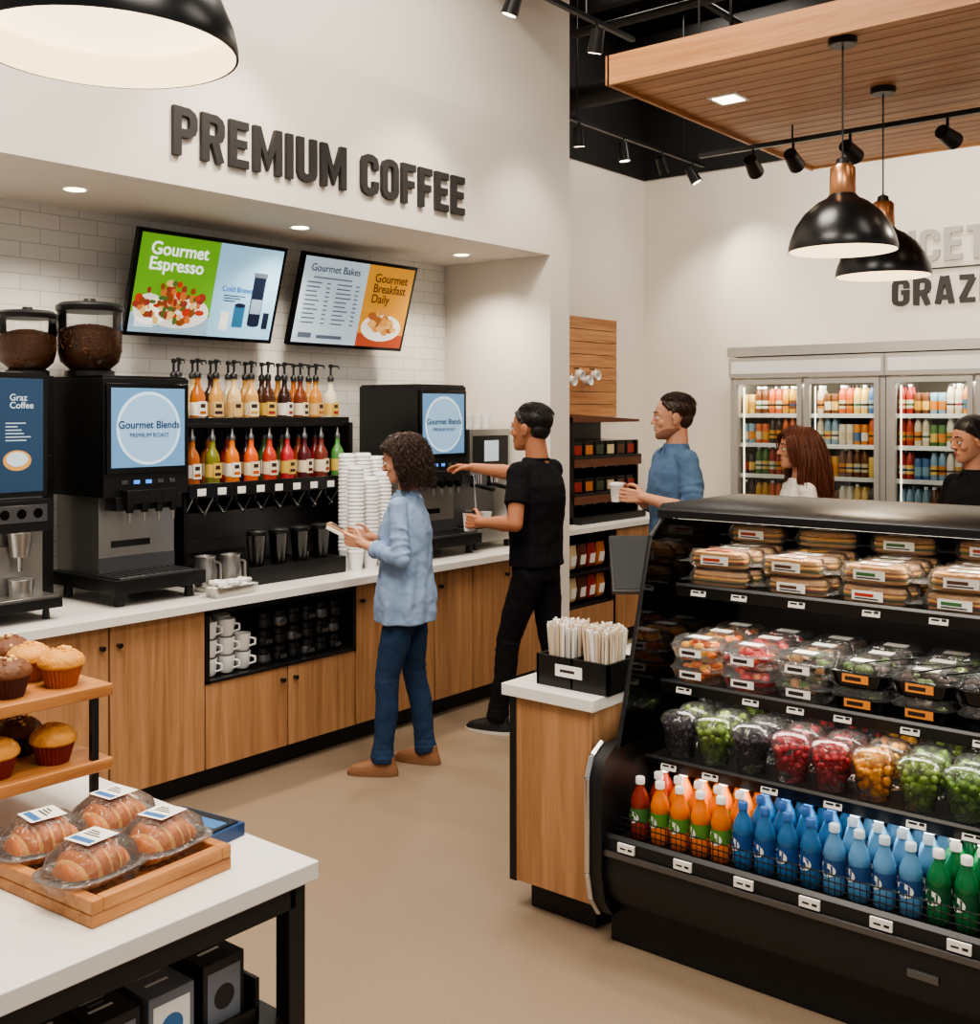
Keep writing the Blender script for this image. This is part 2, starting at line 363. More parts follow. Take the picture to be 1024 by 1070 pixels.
# ------------------------------------------------------------------ coffee machines
def brewer(name,y0,w):
    T=FX(-4.35,y0,.87); b=B(name,T)
    for u in (.04,w-.04):
        for q in (-.36,.06): b.cyl((u,0,q),(u,.07,q),.022,.018,black,12)
    b.box(-.02,w+.01,.06,.12,-.42,.12,black); b.box(.01,w-.02,.12,.128,-.1,.11,steeld)
    for k in range(12): b.box(.02+k*(w-.06)/11,.026+k*(w-.06)/11,.128,.131,-.09,.10,black)
    b.box(.02,w-.03,.12,.48,-.42,-.07,steel); b.box(.02,w-.03,.13,.2,-.07,-.066,steeld); b.box(.08,w-.16,.24,.27,-.07,-.068,blackg)
    b.box(0,w,.47,1.0,-.48,0,black); b.box(0.005,w-.005,.985,1.01,-.47,-.01,blackg)
    b.box(0.01,w-.01,.575,.975,0,.012,blackg)
    b.box(.03,w-.03,.60,.955,.012,.014,E('brewer_screen_blue',(96,140,180),.5))
    b.disc(w/2,.775,.0145,.165 if w>.4 else .15,.165,E('brewer_screen_disc',(190,212,230),.65),40); b.disc(w/2,.775,.015,.152,.152,E('brewer_screen_disc2',(140,176,206),.55),40)
    for k in range(5): b.box(w*.2+k*w*.14,w*.2+k*w*.14+.03,.525,.542,0,.004,E('button_blue',(70,130,220),1.2) if k in(1,2) else steeld)
    b.box(.05,w-.05,.41,.47,-.1,.02,black)
    for k in range(4):
        u=w*.25+k*w*.17; b.cyl((u,.47,.03),(u,.40,.03),.022,.016,blackg,14); b.cyl((u,.40,.03),(u,.36,.03),.009,.007,steel,10)
    b.box(w*.2,w*.8,.44,.5,-.0,.05,black)
    ob=b.done(.004,recalc=True)
    tx=E('brewer_text_navy',(30,50,90),.2)
    text('Gourmet Blends',T@Matrix.Translation((w*.14,.775,.017)),tx,w=w*.72,parent=ob,off=.0012,ext=.0003,name='screen_text')
    text('PREMIUM ROAST',T@Matrix.Translation((w*.27,.735,.017)),tx,w=w*.46,parent=ob,ext=.0003,name='screen_text')
    return ob
brewer('coffee_brewer',2.66,.44); brewer('coffee_brewer',4.67,.43)
T=FX(-4.35,2.06,.87); b=B('espresso_dispenser',T); w=.33
for u in (.04,w-.04):
    for q in (-.3,.08): b.cyl((u,0,q),(u,.06,q),.016,.012,black,12)
b.box(0,w,.05,.09,-.38,.14,black); b.box(.01,w-.01,.09,.1,-.02,.13,steel)
b.box(0,w,.09,1.0,-.38,-.02,steel); b.box(.02,w-.02,.1,.3,-.02,-.005,steel)
b.box(0,w,.5,1.01,-.02,.02,black); b.box(.015,w-.02,.52,.985,.02,.022,E('dispenser_blue',(44,70,98),.15))
b.disc(w*.6,.65,.0225,.06,.042,E('disp_orange',(200,150,80),.35)); b.disc(w*.6,.655,.023,.046,.03,E('dispenser_pale',(190,205,215),.4))
for k in range(6): b.quad(w*.45,w*.45+R.uniform(.05,.11),.80-k*.014,.804-k*.014,.0225,E('dispenser_pale',(190,205,215),.4))
b.box(.04,w,.36,.49,-.02,.07,black); b.box(.08,w-.03,.40,.47,.07,.073,steeld)
for k in range(3): b.disc(.12+k*.07,.435,.0745,.02,.02,blackg)
b.cyl((.2,.36,.04),(.2,.26,.04),.05,.035,steel,18); b.cyl((.2,.26,.04),(.2,.2,.04),.012,.01,chrome,10)
b.cyl((.2,.10,.05),(.2,.17,.05),.045,.05,steel,18)
ob=b.done(.004)
text('Graz\nCoffee',T@Matrix.Translation((w*.5,.895,.024)),E('dispenser_pale',(190,205,215),.4),w=.10,parent=ob,off=.001,ext=.0003,name='front_text')
def hopper(name,x,y,z,s=1,stand=False):
    b=B(name,TR(x,y,z,s=s))
    if stand:
        b.box(-.1,.1,-.09,.09,-1.0/s+.012,-.0,black); b.box(-.08,.13,-.07,.07,-.55,-.42,black); b.cyl((.11,0,-.55),(.11,0,-.62),.03,.02,black)
    b.lathe([(.11,0),(.11,.025),(.09,.035)],(0,0,0),black,24)
    b.lathe([(.09,.035),(.13,.07),(.142,.12),(.144,.305)],(0,0,0),glass,32,cap0=False,cap1=False)
    b.lathe([(.086,.036),(.126,.072),(.137,.12),(.138,.21),(.09,.232),(.02,.242)],(0,0,0),beans,32)
    for k in range(200):
        a=R.uniform(0,6.28);q=.132*math.sqrt(R.random()); b.sph((q*math.cos(a),q*math.sin(a),.242-.03*(q/.132)**2),(.008,.006,.005),beans,6,4)
    for k in range(260):
        a=R.uniform(0,6.28); b.sph((.1375*math.cos(a),.1375*math.sin(a),R.uniform(.12,.212)),(.005,.007,.006),beans,6,4)
    b.lathe([(.146,.30),(.15,.305),(.15,.325),(.13,.34),(.02,.347)],(0,0,0),black,32); b.lathe([(.03,.345),(.025,.362)],(0,0,0),black,12)
    return b.done()
hopper('bean_hopper',-4.66,2.78,1.88); hopper('bean_grinder',-4.72,2.51,1.88,.85,True)

T=FX(-4.35,5.14,.87); b=B('espresso_machine',T); w=.40
for u in (.04,w-.04):
    for q in (-.3,0): b.cyl((u,0,q),(u,.05,q),.02,.016,black,12)
b.box(0,w,.05,.13,-.4,.06,steel); b.box(.02,w-.02,.13,.137,-.12,.05,black)
b.box(0,w,.13,.72,-.4,-.14,steeld); b.box(-.0,w,.46,.74,-.4,.0,steel); b.box(.03,w-.03,.5,.7,0,.006,black); b.box(.13,w-.13,.54,.67,.006,.009,E('dispenser_pale',(190,205,215),.4))
for u in (.12,.28):
    b.cyl((u,.46,-.05),(u,.40,-.05),.035,.035,chrome,18); b.cyl((u,.40,-.05),(u,.38,-.05),.038,.038,black,18); b.cyl((u,.39,-.05),(u,.37,.09),.012,.015,black,10)
b.cyl((.03,.46,.0),(.02,.25,.03),.006,.005,chrome,8)
b.cyl((.2,.137,-.04),(.2,.22,-.04),.03,.04,paper,16)
for k in range(4): b.lathe([(.028,0),(.038,.09),(.035,.09)],(0,0,0),wplast,14,T=Matrix.Translation((.06+k*.09,.742,-.15))@Matrix.Rotation(rad(-90),4,'X'))
b.done(.004)

# ------------------------------------------------------------------ syrup rack
b=B('syrup_rack')
b.box(-4.85,-4.84,3.18,4.3,1.0,1.66,black)
for z,x0,x1 in ((1.64,-4.85,-4.53),(1.335,-4.84,-4.46)): b.box(x0,x1,3.18,4.3,z,z+.02,black)
b.box(-4.54,-4.53,3.18,4.3,1.66,1.69,black); b.box(-4.465,-4.455,3.18,4.3,1.30,1.37,black)
for y in (3.18,4.28):
    b.box(-4.85,-4.5,y,y+.02,.87,1.66,black)
b.box(-4.85,-4.42,3.38,4.04,.87,.93,black); b.box(-4.42,-4.28,3.40,4.04,.87,.955,black)
b.box(-4.85,-4.84,3.2,4.28,.95,1.3,steeld); b.box(-4.84,-4.7,3.2,4.28,1.0,1.06,steeld); b.box(-4.75,-4.74,3.2,4.28,.93,1.2,steeld)
for k in range(9):
    y=3.25+k*.12; b.box(-4.454,-4.451,y-.025,y+.025,1.31,1.345,paper)
    b.cyl((-4.50,y,1.34),(-4.50,y,1.25),.012,.012,black,10); b.cyl((-4.50,y,1.27),(-4.44,y,1.22),.010,.008,black,10); b.cyl((-4.52,y,1.3),(-4.60,y,1.2),.006,.006,steel,8)
b.done(.002)
SL=[C('label_cream',(226,212,184)),C('label_white',(232,226,216)),C('label_tan',(206,170,120)),C('label_yellow',(214,180,90))]
SD=[C('label_dark',(50,34,30)),C('label_red',(150,40,34)),C('label_green',(60,100,60)),C('label_navy2',(40,60,110))]
def syrup(b,x,y,z,col,pump,s=1):
    T=TR(x,y,z,rz=R.uniform(-.4,.4),s=s)
    b.lathe([(.032,0),(.038,.006),(.038,.135),(.032,.158),(.015,.188),(.013,.22),(.015,.222),(.015,.23)],(0,0,0),col,18,T=T)
    lb=R.choice(SL)
    b.box(.030,.0388,-.026,.026,.035,.11,lb,T=T); b.lathe([(.0384,.04),(.0384,.105)],(0,0,0),lb,18,T=T,cap0=False,cap1=False)
    b.box(.036,.0392,-.016,.016,.078,.098,SD[0],T=T); b.box(.036,.0392,-.02,.02,.046,.062,R.choice((SD[0],SD[1],col)),T=T)
    if pump:
        b.lathe([(.018,.228),(.018,.25),(.010,.26),(.006,.262),(.006,.31)],(0,0,0),black,12,T=T)
        for a,c,r in (((0,0,.305),(.0,0,.325),.013),((0,0,.317),(.055,0,.312),.006),((.055,0,.312),(.062,0,.296),.004)): b.cyl(a,c,r,r*.9,black,8,T=T)
    else:
        b.lathe([(.016,.225),(.016,.245),(.008,.255),(.006,.285)],(0,0,0),steeld,12,T=T)
sc=[(110,56,28),(166,96,36),(186,138,70),(206,180,130),(196,150,86),(70,38,22),(50,26,20),(110,54,30),(176,120,56),(206,196,170)]
b=B('syrup_pump_bottles')
for k in range(10): syrup(b,-4.62,3.235+k*.112,1.6605,C('syrup_a%d'%k,sc[k],.15),True)
for k in range(9): syrup(b,-4.74,3.29+k*.112,1.6605,C('syrup_a%d'%((k*3)%10),sc[(k*3)%10],.15),True)
b.done()
sc2=[(166,90,36),(110,110,40),(200,110,34),(206,90,36),(176,60,44),(170,50,56),(80,30,36),(110,50,40),(80,130,70)]
b=B('syrup_bottles')
for k in range(9): syrup(b,-4.53,3.25+k*.12,1.3555,C('syrup_b%d'%k,sc2[k],.15),False,.98)
for k in range(8): syrup(b,-4.65,3.31+k*.12,1.3555,C('syrup_b%d'%((k*2)%9),sc2[(k*2)%9],.15),False,.98)
b.done()
b=B('black_tumblers')
for k in range(4):
    c=(-4.35,3.50+k*.14,.9555); b.lathe([(.036,0),(.05,.15),(.052,.152),(.052,.16),(.045,.165)],c,blackg,20); b.lathe([(.0525,.155),(.0525,.17),(.04,.178)],c,black,20)
b.done()
b=B('steel_milk_pitchers')
for c,s_ in (((-4.34,3.19,.87),1.1),((-4.31,3.31,.87),1.1)):
    T=TR(*c,s=s_)
    b.lathe([(.045,0),(.05,.01),(.05,.09),(.04,.13),(.045,.15),(.042,.15),(.037,.13)],(0,0,0),steel,22,T=T)
    for p,q in (((.045,.01,.13),(.08,.015,.125)),((.08,.015,.125),(.083,.015,.05)),((.083,.015,.05),(.048,.01,.03))): b.cyl(p,q,.006,.006,steel,8,T=T)
b.done()
b=B('napkin_basket',TR(-4.16,3.20,.87,rz=rad(4)))
b.loft([(0,.045,.12),(.045,.055,.135),(.045,.051,.131),(.004,.041,.115)],steel,n=32,p=6)
for k in range(44): b.box(-.03,.03,-.008,.008,0,.012,paper,T=TR(R.uniform(-.03,.03),R.uniform(-.1,.1),.025+R.uniform(0,.04),rz=R.uniform(0,3),rx=R.uniform(-.5,.5)))
b.done()
b=B('paper_cup_stacks')
for (x,y,n) in ((-4.28,4.11,22),(-4.28,4.22,19),(-4.38,4.14,25),(-4.38,4.26,25),(-4.3,4.34,20),(-4.4,4.38,24)):
    b.lathe([(.033,0),(.044,.1),(.042,.1)],(x,y,.87),wplast,18)
    for k in range(n): b.lathe([(.0425,0),(.047,.003),(.047,.007),(.0445,.009),(.0425,.021)],(x,y,.967+k*.021),wplast,16,cap0=False,cap1=(k==n-1))
b.done()

# ------------------------------------------------------------------ far side counter
b=B('condiment_counter')
b.box(-4.98,-4.38,5.9,8.1,.86,.90,quartz); b.box(-4.96,-4.42,5.95,6.86,.0,.33,oak); b.box(-4.96,-4.45,6.88,8.08,.0,.1,toe)
b.box(-4.96,-4.42,6.88,8.08,.1,.86,toe)
for y0,y1 in ((6.88,7.28),(7.28,7.68),(7.68,8.08)):
    b.box(-4.42,-4.40,y0+.004,y1-.004,.64,.85,oak); b.box(-4.42,-4.40,y0+.004,y1-.004,.105,.63,oak); b.cyl((-4.4,(y0+y1)/2,.75),(-4.38,(y0+y1)/2,.75),.01,.01,black,10)
b.box(-4.96,-4.9,5.95,6.86,.33,.86,black); b.box(-4.9,-4.42,5.95,5.97,.33,.86,black); b.box(-4.9,-4.42,6.84,6.86,.33,.86,black)
for z in (.33,.56): b.box(-4.9,-4.42,5.97,6.84,z,z+.02,black)
b.done(.002)
b=B('snack_bags')
cc=[(150,40,34),(190,110,50),(60,70,50),(210,190,150),(90,50,30)]
for r,z in enumerate((.352,.582)):
    for k in range(7):
        c=C('bag_%d'%(k%5),cc[(k+r)%5],.3); T=TR(-4.5,6.04+k*.12,z,ry=rad(8))
        b.loft([(0.01,.008,.05),(.03,.03,.052),(.12,.032,.05),(.18,.006,.05),(.19,.004,.052)],c,n=16,p=3,T=T); b.box(.026,.034,-.03,.03,.05,.12,paper,T=T)
b.done()
b=B('condiment_dispenser',FX(-4.62,6.55,.90))
b.box(0,.9,0,.05,-.3,.12,black); b.box(0,.02,0,.78,-.3,.05,black); b.box(.88,.9,0,.6,-.3,.05,black); b.box(0,.9,0,.76,-.32,-.3,black)
brw=C('walnut',(96,56,34))
for r in range(2):
    v=.2+r*.27
    b.box(0,.9,v,v+.02,-.3,.08,black); b.box(0,.9,v-.06,v,.06,.08,brw)
    for k in range(6):
        u=.03+k*.145; b.box(u,u+.13,v+.02,v+.13,-.2,.03,blackg); b.box(u+.02,u+.11,v+.03,v+.1,.03,.034,C('bag_%d'%(k%5),cc[k%5])); b.cyl((u+.065,v-.02,.05),(u+.065,v-.07,.08),.012,.01,black,8)
b.extr([(.0,.74),(.9,.74),(.9,.76),(.0,.80)],'z',-.32,.06,brw)
b.done(.002)
b=B('wood_slat_panel')
for k in range(8): b.box(-4.999,-4.975,6.3,7.77,1.68+k*.1,1.775+k*.1,oaky)
b.done(.002)
b=B('hanging_white_mugs')
for k in range(8):
    y=6.6+k*.11; z=1.96+(k%2)*.05; T=TR(-4.925,y,z,ry=rad(90+R.uniform(-12,12)))
    b.cyl((-4.974,y,z+.05),(-4.92,y,z+.05),.005,.005,black,8); b.lathe([(.024,-.03),(.034,-.02),(.038,.035),(.034,.035),(.028,-.01)],(0,0,0),wplast,16,T=T)
    b.cyl((-4.92,y,z+.052),(-4.92,y,z+.03),.005,.005,wplast,8)
b.done()

# ------------------------------------------------------------------ glass door fridges
FC=[(206,130,50),(200,150,60),(160,54,40),(206,192,166),(80,120,60),(70,104,150),(110,66,36),(196,96,50),(220,212,196),(60,44,40),(130,160,180),(222,184,100)]
NF=len(FC)
silver=M('fridge_frame_silver',(186,182,176),.4,.3)
fin=M('fridge_interior',(120,112,100),.6)
flight=E('fridge_led',(255,240,212),2.2)
def fridge(x0):
    w=1.165; y=7.55; b=B('glass_door_fridge')
    b.box(x0,x0+w,y+.06,8.2,0,.12,black); b.box(x0,x0+.04,y+.03,8.2,.12,2.11,silver); b.box(x0+w-.04,x0+w,y+.03,8.2,.12,2.11,silver)
    b.box(x0+.04,x0+w-.04,8.12,8.2,.12,2.11,fin); b.box(x0+.04,x0+w-.04,y+.03,8.12,.12,.18,fin); b.box(x0,x0+w,y,8.2,1.97,2.12,silver)
    b.box(x0+.02,x0+w-.02,y-.004,y,2.0,2.09,wplast)
    b.box(x0,x0+w,y+.0,y+.05,.12,.26,silver); b.box(x0+w/2-.02,x0+w/2+.02,y+.04,y+.1,.2,1.97,silver)
    for q in (x0+.035,x0+w/2+.01):
        dw=w/2-.045
        for a in (q,q+dw-.035): b.box(a,a+.035,y,y+.03,.26,1.955,silver)
        b.box(q+.035,q+dw-.035,y,y+.03,1.92,1.955,silver); b.box(q+.035,q+dw-.035,y,y+.03,.26,.31,silver)
        b.box(q+.035,q+dw-.035,y+.012,y+.016,.31,1.92,glass)
        b.box(q+.045,q+.052,y+.08,y+.09,.3,1.9,flight)
        hx=q+dw-.02 if q<x0+.1 else q+.012; b.box(hx,hx+.012,y-.04,y-.028,.9,1.3,black); b.box(hx,hx+.012,y-.03,y,.9,.915,black); b.box(hx,hx+.012,y-.03,y,1.285,1.3,black)
    shelves=[.24,.50,.75,1.0,1.25,1.48,1.70]
    for z in shelves[1:]: b.box(x0+.04,x0+w-.04,y+.1,8.1,z-.015,z,steel); b.box(x0+.04,x0+w-.04,y+.09,y+.1,z-.025,z+.006,wplast)
    ob=b.done()
    b=B('bottles_and_cans')
    for z in shelves:
        n=20; can=False
        for k in range(n):
            x=x0+.075+k*(w-.15)/(n-1)
            if abs(x-(x0+w/2))<.03: continue
            if k%2==0: g=R.randrange(NF); can=R.random()<.35
            g2=R.choice((1,3,8,0,11,(g+5)%NF))
            for yy in (y+.135,y+.20):
                cm=C('drink_%d'%g,FC[g],.3); q=.88
                if can: b.lathe([(.024*q,0),(.029*q,.008),(.029*q,.135),(.024*q,.145),(.024*q,.148)],(x,yy,z+.001),cm,10); b.lathe([(.0297*q,.03),(.0297*q,.09)],(x,yy,z+.001),C('drink_%d'%g2,FC[g2],.3),10,cap0=False,cap1=False)
                else:
                    b.lathe([(.026*q,0),(.029*q,.008),(.029*q,.13),(.023*q,.16),(.014*q,.18),(.014*q,.19)],(x,yy,z+.001),cm,10); b.lathe([(.016*q,.188),(.016*q,.205)],(x,yy,z+.001),R.choice((wplast,black,SD[0])),8)
                    b.lathe([(.0297*q,.04),(.0297*q,.1)],(x,yy,z+.001),C('drink_%d'%g2,FC[g2],.3),10,cap0=False,cap1=False); b.lathe([(.0302*q,.06),(.0302*q,.074)],(x,yy,z+.001),SD[R.choice((0,0,2,3,1))],10,cap0=False,cap1=False)
    b.done(parent=ob)
    l=bpy.data.lights.new('fridge_lamp','AREA'); l.shape='RECTANGLE'; l.size=1.0; l.size_y=.1; l.energy=6.5; l.color=(1,.92,.78)
    o=bpy.data.objects.new('fridge_lamp',l); COL.objects.link(o); o.location=(x0+w/2,y+.07,1.93); o.rotation_euler=(rad(25),0,0)
for k in range(3): fridge(-3.84+k*1.17)
b=B('trim_1'); b.box(-3.86,-.3,7.56,8.249,2.13,2.2,silver); b.done()

# ------------------------------------------------------------------ wood ceiling cloud, pendants, tracks
b=B('wood_ceiling_cloud')
for k in range(22):
    y0=4.45+k*.109; b.box(-2.88,1.2,y0,y0+.1,3.3,3.325,oakx)
b.box(-2.86,1.18,4.47,6.83,3.325,3.42,oakx)
b.box(-2.89,1.21,4.43,4.45,3.28,3.42,oakx); b.box(-2.90,-2.88,4.43,6.85,3.28,3.42,oaky); b.box(-2.89,1.21,6.845,6.865,3.29,3.42,oakx)
for x in (-2.6,-.5): 
    for y in (4.8,6.5): b.cyl((x,y,3.42),(x,y,5),.006,.006,black,6)
b.box(-2.66,-2.5,4.99,5.15,3.296,3.301,wplast); b.box(-2.64,-2.52,5.01,5.13,3.293,3.297,downglow)
b.box(-1.0,-.84,5.0,5.15,3.294,3.3,downglow)
b.done()
def pendant(x,y,z,top,s=1,en=30):
    b=B('pendant_lamp',TR(x,y,z)); 
    prof=[(.235,0),(.236,.015),(.228,.05),(.205,.105),(.165,.16),(.11,.205),(.07,.225),(.058,.24)]
    b.lathe([(r*s,q) for r,q in prof],(0,0,0),shade,48,cap0=False)
    b.lathe([((r-.004)*s,q-.002) for r,q in prof],(0,0,.002),lampin,48,cap0=False)
    b.lathe([(.232*s,.0),(.236*s,.0)],(0,0,0),shade,48,cap0=False,cap1=False)
    b.lathe([(.205*s,.06),(.001,.062)],(0,0,0),lampglow,40,cap0=False)
    b.lathe([(.052,.24),(.055,.25),(.052,.35),(.04,.365)],(0,0,0),brass,24); b.lathe([(.03,.365),(.025,.39),(.006,.40)],(0,0,0),black,16)
    b.cyl((0,0,.39),(0,0,top-z-.01),.004,.004,black,8); b.lathe([(.055,top-z-.03),(.06,top-z-.025),(.06,top-z)],(0,0,0),black,20)
    b.done(recalc=False)
    l=bpy.data.lights.new('pendant_bulb','SPOT'); l.energy=en; l.color=(1,.82,.6); l.spot_size=rad(140); l.spot_blend=.6; l.shadow_soft_size=.12
    o=bpy.data.objects.new('pendant_bulb',l); COL.objects.link(o); o.location=(x,y,z+.02)
pendant(-1.79,4.56,2.40,3.3,.95); pendant(-1.91,5.38,2.38,3.3,.95); pendant(-1.82,1.12,2.38,5.0,1.0,en=40)
def track(name,p,q,heads,aims,drop):
    b=B(name); b.box(min(p[0],q[0])-.015,max(p[0],q[0])+.015,min(p[1],q[1])-.015,max(p[1],q[1])+.015,p[2],p[2]+.025,black)
    for t in (.15,.85):
        m=[p[i]+(q[i]-p[i])*t for i in range(3)]; b.cyl((m[0],m[1],m[2]+.02),(m[0],m[1],drop),.005,.005,black,6)
    for hd,am in zip(heads,aims):
        h=Vector(hd); d=(Vector(am)-h).normalized(); b.cyl(h,h-Vector((0,0,.06)),.008,.008,black,8); c=h-Vector((0,0,.09))
        b.cyl(c-d*.06,c+d*.07,.036,.046,black,18); b.cyl(c+d*.068,c+d*.072,.036,.036,downglow,16)
        l=bpy.data.lights.new('track_spot','SPOT'); l.energy=50; l.color=(1,.88,.72); l.spot_size=rad(75); l.spot_blend=.8; l.shadow_soft_size=.04
        o=bpy.data.objects.new('track_spot',l); COL.objects.link(o); o.location=c+d*.09; o.rotation_euler=d.to_track_quat('-Z','Y').to_euler()
    b.done()
track('track_light_rail',(-3.45,2.4,3.9),(-3.45,5.55,3.9),[(-3.45,4.42,3.9),(-3.45,5.18,3.9),(-3.45,3.1,3.9)],[(-4.1,4.3,2.2),(-4.1,5.5,1.8),(-4.1,3.1,2.4)],5)
track('track_light_rail',(-4.3,5.9,3.7),(-4.3,8.0,3.7),[(-4.3,6.24,3.7),(-4.3,6.81,3.7),(-4.3,7.36,3.7),(-4.3,7.83,3.7)],[(-4.5,6.6,1.8),(-4.2,7,1.8),(-4.2,8.25,2.2),(-3.6,8.25,2.2)],5)
track('track_light_rail',(-3.1,5.76,3.2),(.6,5.76,3.2),[(-2.78,5.76,3.2),(-2.54,5.76,3.2),(-2.22,5.76,3.2),(-1.72,5.76,3.2),(-.9,5.76,3.2)],[(-3.2,8.2,2.2),(-2.8,8.2,2.3),(-2.0,8.2,2.4),(-1.2,8.2,2.6),(-1.2,3.6,1)],3.3)

# ------------------------------------------------------------------ open refrigerated display case
XL,XR=-1.98,.25
b=B('refrigerated_display_case')
b.box(XL+.02,XR-.02,3.03,3.85,0,.19,toe)
prof=[(2.99,.15),(2.96,.19),(2.945,.25),(2.95,.365),(2.965,.375),(2.99,.36),(3.03,.31),(3.85,.31),(3.85,.15)]
b.extr(prof,'x',XL+.05,XR-.05,blackm)
b.box(XL+.05,XR-.05,2.937,2.946,.31,.328,steeld)
b.box(XL+.05,XR-.05,3.02,3.83,.31,.345,blackm)
ep=[(2.99,.10),(2.945,.16),(2.925,.25),(2.925,.55),(2.95,.61),(3.0,.64),(3.88,.64),(3.88,.10)]
b.extr(ep,'x',XL,XL+.05,blackm); b.extr(ep,'x',XR-.05,XR,blackm)
edge=[(2.985,.10),(2.94,.16),(2.92,.25),(2.92,.55),(2.945,.615),(3.0,.645)]
for a,c in zip(edge[:-1],edge[1:]): b.cyl((XL+.0,a[0],a[1]),(XL+.0,c[0],c[1]),.011,.011,chrome,10)
b.extr([(3.0,.64),(3.85,.64),(3.85,1.37),(3.3,1.37),(3.2,1.3)],'x',XL+.06,XL+.066,glass)
for a,c in (((3.0,.64),(3.2,1.3)),((3.2,1.3),(3.3,1.37))): b.cyl((XL+.063,a[0],a[1]),(XL+.063,c[0],c[1]),.007,.007,black,8)
b.box(XL+.04,XL+.07,3.82,3.88,.64,1.37,black)
b.box(XL+.05,XR-.05,3.83,3.87,.3,1.37,M('case_back',(52,50,50),.35)); b.box(XR-.04,XR,3.2,3.88,.64,1.37,black)
b.extr([(3.27,1.36),(3.27,1.385),(3.30,1.405),(3.88,1.405),(3.88,1.365)],'x',XL+.05,XR,shade)
b.box(XL+.09,XR-.06,3.34,3.38,1.352,1.36,E('case_led',(255,240,214),5))
tagm=M('price_tag',(226,222,214),.5); tagy=M('price_tag_amber',(232,190,110),.5)
SH=[(3.15,.58,3.8),(3.25,.81,3.8),(3.35,1.12,3.8)]
for y,z,yb in SH:
    b.box(XL+.08,XR-.06,y+.01,3.83,z-.02,z,blackm)
    b.extr([(y,z-.035),(y-.012,z+.003),(y-.006,z+.012),(y+.012,z+.0),(y+.012,z-.035)],'x',XL+.08,XR-.06,black)
    b.box(XL+.1,XR-.08,y+.03,y+.05,z-.026,z-.02,E('case_led',(255,240,214),5))
    x=XL+.14
    while x<XR-.1:
        T=TR(x,y-.007,z-.014,rx=rad(-17)); tg=tagy if R.random()<.12 else tagm; b.box(0,.055,-.003,.001,-.014,.014,tg,T=T); b.box(.006,.03,-.004,-.003,-.004,.002,black,T=T); b.box(.036,.05,-.004,-.003,-.004,.004,black,T=T); x+=R.choice((.15,.2,.24))
x=XL+.1
while x<XR-.1:
    b.box(x,x+.06,2.939,2.9475,.334,.362,tagm); b.box(x+.01,x+.03,2.938,2.9395,.345,.350,black); b.box(x+.038,x+.053,2.938,2.9395,.344,.351,black); x+=.2
for k in range(int((XR-XL-.12)/.018)): b.box(XL+.06+k*.018,XL+.0622+k*.018,2.995,2.997,.345,.42,black)
for z in (.38,.40,.42): b.box(XL+.06,XR-.06,2.994,2.998,z,z+.003,black)
b.box(-.98,-.90,2.936,2.948,.235,.255,steeld)
b.done(.002)
for y,z,e in ((3.18,.545,6),(3.3,.78,6),(3.4,1.09,7),(3.42,1.345,7)):
    l=bpy.data.lights.new('case_strip_lamp','AREA'); l.shape='RECTANGLE'; l.size=2.0; l.size_y=.04; l.energy=e; l.color=(1,.92,.8)
    o=bpy.data.objects.new('case_strip_lamp',l); COL.objects.link(o); o.location=(-.87,y,z); o.rotation_euler=(rad(-12),0,0)

def soda(b,x,y,z,liq,lab,cap,s=1,dark=None):
    c=(x,y,z)
    b.lathe([(r*s,q*s) for r,q in [(.026,0),(.033,.008),(.034,.03),(.034,.065),(.0325,.07),(.0325,.115),(.034,.12),(.033,.135),(.026,.158),(.014,.182),(.013,.195)]],c,liq,18)
    b.lathe([(.0338*s,.048*s),(.0343*s,.112*s)],c,lab,18,cap0=False,cap1=False)
    T=TR(x,y,z,rz=R.uniform(-2.6,-1.9))
    b.add([(.0352*s*math.cos(a*.9),.0352*s*math.sin(a*.9),(.08+.022*q)*s) for a,q in [(math.cos(t),math.sin(t)) for t in [k*math.pi/7 for k in range(14)]]],[list(range(14))],paper,False,T)
    b.box(.0355*s,.036*s,-.016*s,.016*s,.074*s,.086*s,lab,T=T)
    b.lathe([(.0165*s,.192*s),(.0165*s,.212*s),(.014*s,.215*s)],c,cap,14)
capw=C('cap_white',(232,230,226))
def bottlemat(name,c,c2):
    # PET bottle: liquid colour with brighter shoulder band, glossy
    m=M(name,c,.06,var=.35,scale=9); return m
kinds={'r':(bottlemat('juice_red',(130,44,30),0),C('lab_green',(60,104,50)),capw),'o':(bottlemat('juice_orange',(206,108,26),0),C('lab_greeno',(80,126,50)),capw),
 'b':(bottlemat('water_blue',(44,96,144),0),C('lab_blue',(26,70,130)),C('cap_blue',(50,96,160))),'l':(bottlemat('water_light',(84,132,172),0),C('lab_navy',(34,70,120)),C('cap_paleblue',(190,206,220))),'g':(bottlemat('soda_green',(26,100,56),0),C('lab_dgreen',(20,80,50)),capw)}
b=B('bottled_drinks')
sq='roooobbbbllllggggggrroobbl'
for k in range(len(sq)):
    x=XL+.115+k*.0715
    if x>XR-.1: break
    for j in range(5): soda(b,x+(.022 if j%2 else 0)+R.uniform(-.002,.002),3.055+j*.078,.3455,*kinds[sq[k]],s=.92)
b.done()

